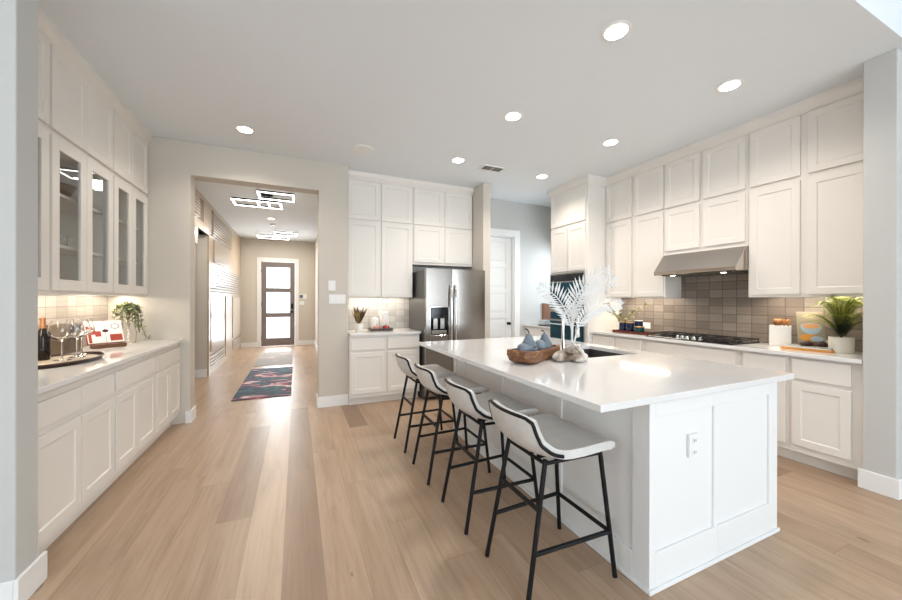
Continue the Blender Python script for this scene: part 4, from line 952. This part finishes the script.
# ================================================================ LEFT COUNTER ITEMS
t = thing('oval_tray', 'large oval dark bronze tray under the wine glasses', 'tray', (-1.475, 3.22, .9155)); t.scale = (.72, 1.12, 1)
MB().lathe((0, 0, 0), [(0, 0), (.265, 0), (.285, .018), (.288, .026), (.280, .026), (.262, .010), (0, .010)], 'darktray', 56).build('tray_body', t, smooth=40)
MB().lathe((0, 0, .0102), [(0, .001), (.245, .001), (.245, 0)], 'traylight', 48).build('tray_inlay', t)
def wine_glass(loc, lab):
    t = thing('wine_glass', lab, 'wine glass', loc, 0, 'wine glasses on the oval tray'); c = MB(); 
    c.lathe((0, 0, 0), [(0, 0), (.038, 0), (.039, .002), (.012, .007), (.0045, .013), (.0042, .10), (.008, .108), (.034, .118), (.057, .135), (.062, .152), (.054, .19), (.046, .215), (.0445, .215), (.0525, .19), (.0602, .152), (.055, .137), (.032, .121), (0, .113)], 'glass', 32); c.build('glass_body', t, smooth=50)
    t.scale = (1.12, 1.12, 1.25); return t
g = wine_glass((-1.445, 3.20, .9275), 'wine glass nearest the grey pier on the oval tray')
copy_thing(g, (-1.428, 3.335, .9275), label='wine glass at the front right of the oval tray'); copy_thing(g, (-1.462, 3.475, .9275), label='wine glass behind the other two on the oval tray')
t = thing('wooden_crate', 'dark wooden bottle crate behind the wine glasses against the tile', 'crate', (-1.645, 3.64, .9155), .0); t.scale = (.9, .9, 1.15); c = MB()
c.box(-.08, .08, -.10, .10, 0, .012, 'crate').box(-.08, .08, -.10, -.088, .012, .20, 'crate').box(-.08, .08, .088, .10, .012, .20, 'crate').box(-.08, -.068, -.088, .088, .012, .20, 'crate').box(.068, .08, -.088, .088, .012, .20, 'crate'); c.build('crate_body', t, bevel=.003)
t = thing('wine_bottle', 'dark wine bottle with copper foil by the grey pier', 'bottle', (-1.575, 3.275, .9275)); MB().lathe((0, 0, 0), [(.034, 0), (.036, .01), (.036, .16), (.030, .185), (.015, .21), (.013, .225)], 'bottle', 24).build('bottle_body', t, smooth=40); MB().lathe((0, 0, .225), [(.0145, -.02), (.0145, .05), (.016, .05), (.016, .06), (0, .06)], 'copper', 20).build('foil', t, smooth=40)
# red cookbook on easel
t = thing('cookbook', 'open red and white cookbook propped on a brown easel', 'book', (-1.53, 4.04, .9155), math.radians(40)); tilt = .38
c = MB(); tilted(c, -.125, .125, 0, .012, .035, .25, 'red'); c.build('cover', t, bevel=.002)
c = MB(); tilted(c, -.12, -.002, -.010, 0, .04, .245, 'paper'); tilted(c, .002, .12, -.010, 0, .04, .245, 'paper'); c.build('pages', t, bevel=.002)
c = MB(); Q = lambda a, b, p, q, m: c.add([tl(a, -.0108, p), tl(b, -.0108, p), tl(b, -.0108, q), tl(a, -.0108, q)], [(0, 1, 2, 3)], m)
Q(-.115, -.065, .12, .175, 'red'); Q(-.07, -.03, .10, .15, 'red'); Q(.025, .110, .055, .115, 'red'); Q(-.115, -.095, .045, .12, 'red'); tdisc(c, .07, .19, .030, .026, -.0112, 'crate'); tdisc(c, .07, .19, .024, .020, -.0115, 'paper'); tdisc(c, .0, .15, .022, .014, -.0112, 'darkbrown'); c.build('printed_pictures', t, recalc=False)
c = MB(); c.box(-.11, .11, -.06, .02, 0, .018, 'brown').box(-.11, .11, -.06, -.048, .018, .034, 'brown').tube([(0, .14, .006), tl(0, .03, .2)], .007, 'brown').tube([(-.10, .0, .01), tl(-.10, .02, .22)], .006, 'brown').tube([(.10, .0, .01), tl(.10, .02, .22)], .006, 'brown'); c.build('easel_stand', t, bevel=.002)
# glass vase with trailing greenery
t = thing('glass_vase', 'clear glass vase of trailing greenery by the hallway wall', 'vase', (-1.50, 4.36, .9155)); MB().lathe((0, 0, 0), [(0, 0), (.055, 0), (.06, .01), (.064, .10), (.05, .17), (.045, .21), (.042, .21), (.047, .17), (.06, .10), (.056, .012), (0, .012)], 'glass', 28).build('vase_body', t, smooth=50)
random.seed(9); st_ = []
for k in range(26):
    a = random.uniform(0, 2 * PI); r = random.uniform(.05, .12); dr = random.uniform(.05, .26)
    st_.append([(0, 0, -.02), (.3 * r * math.cos(a), .3 * r * math.sin(a), .10 + random.random() * .07), (.8 * r * math.cos(a), .8 * r * math.sin(a), .09 + .05 * random.random()), (r * math.cos(a), r * math.sin(a), .12 - dr), ])
st_.append([(0, 0, 0), (.05, .03, .08), (.09, .04, -.06), (.12, .05, -.18), (.15, .06, -.19)])
sprig('trailing_greenery', 'grey-green trailing stems spilling over the glass vase', 'plant', (-1.50, 4.36, 1.14), st_, 'sage', .042, .021, 28)

# dishes in the glass cabinets
def dish(lab, loc, r, m, lean, grp=None):
    t = thing('dinner_plate', lab, 'plate', loc, 0, grp); o = MB().lathe((0, 0, 0), [(0, 0), (r * .55, 0), (r * .62, .004), (r, .016), (r, .02), (r * .6, .010), (0, .006)], m, 40, axis=(math.cos(lean), 0, math.sin(lean))).build('plate_body', t, smooth=50)
    return t
dish('large cream platter leaning on the top shelf behind glass', (-1.70, 3.28, 2.19), .13, 'plate', .22)
dish('dark grey plate leaning on the lower shelf behind glass', (-1.70, 4.08, 1.84), .125, 'greyplate', .22)
dish('cream plate leaning in front of the dark grey plate', (-1.66, 4.00, 1.815), .10, 'plate', .25)
for k in range(4):
    t = thing('shallow_bowl', 'dark bowl in the small stack on the lower cabinet shelf', 'bowl', (-1.60, 3.26, 1.7105 + k * .014), 0, 'stacked dark bowls behind glass'); MB().lathe((0, 0, 0), [(.04, 0), (.06, .004), (.115, .035), (.112, .036), (.058, .009), (0, .007)], 'greyplate', 32).build('bowl_body', t, smooth=50)
for k, (x, y) in enumerate(((-1.60, 3.52), (-1.60, 3.66))):
    t = thing('stemware_glass', ('clear glass on the lower shelf, %s the cabinet middle' % ('nearest' if k == 0 else 'beyond')), 'glass', (x, y, 1.7105), 0, 'glasses on the lower shelf'); MB().lathe((0, 0, 0), [(0, 0), (.03, 0), (.034, .01), (.038, .10), (.036, .10), (.032, .012), (0, .01)], 'glass', 20).build('glass_body', t, smooth=50)
t = thing('wooden_bowl', 'brown wooden bowl on the top shelf behind glass', 'bowl', (-1.57, 3.36, 2.0605)); MB().lathe((0, 0, 0), [(.05, 0), (.09, .02), (.12, .085), (.114, .085), (.085, .026), (0, .01)], 'brown', 30).build('bowl_body', t, smooth=50)
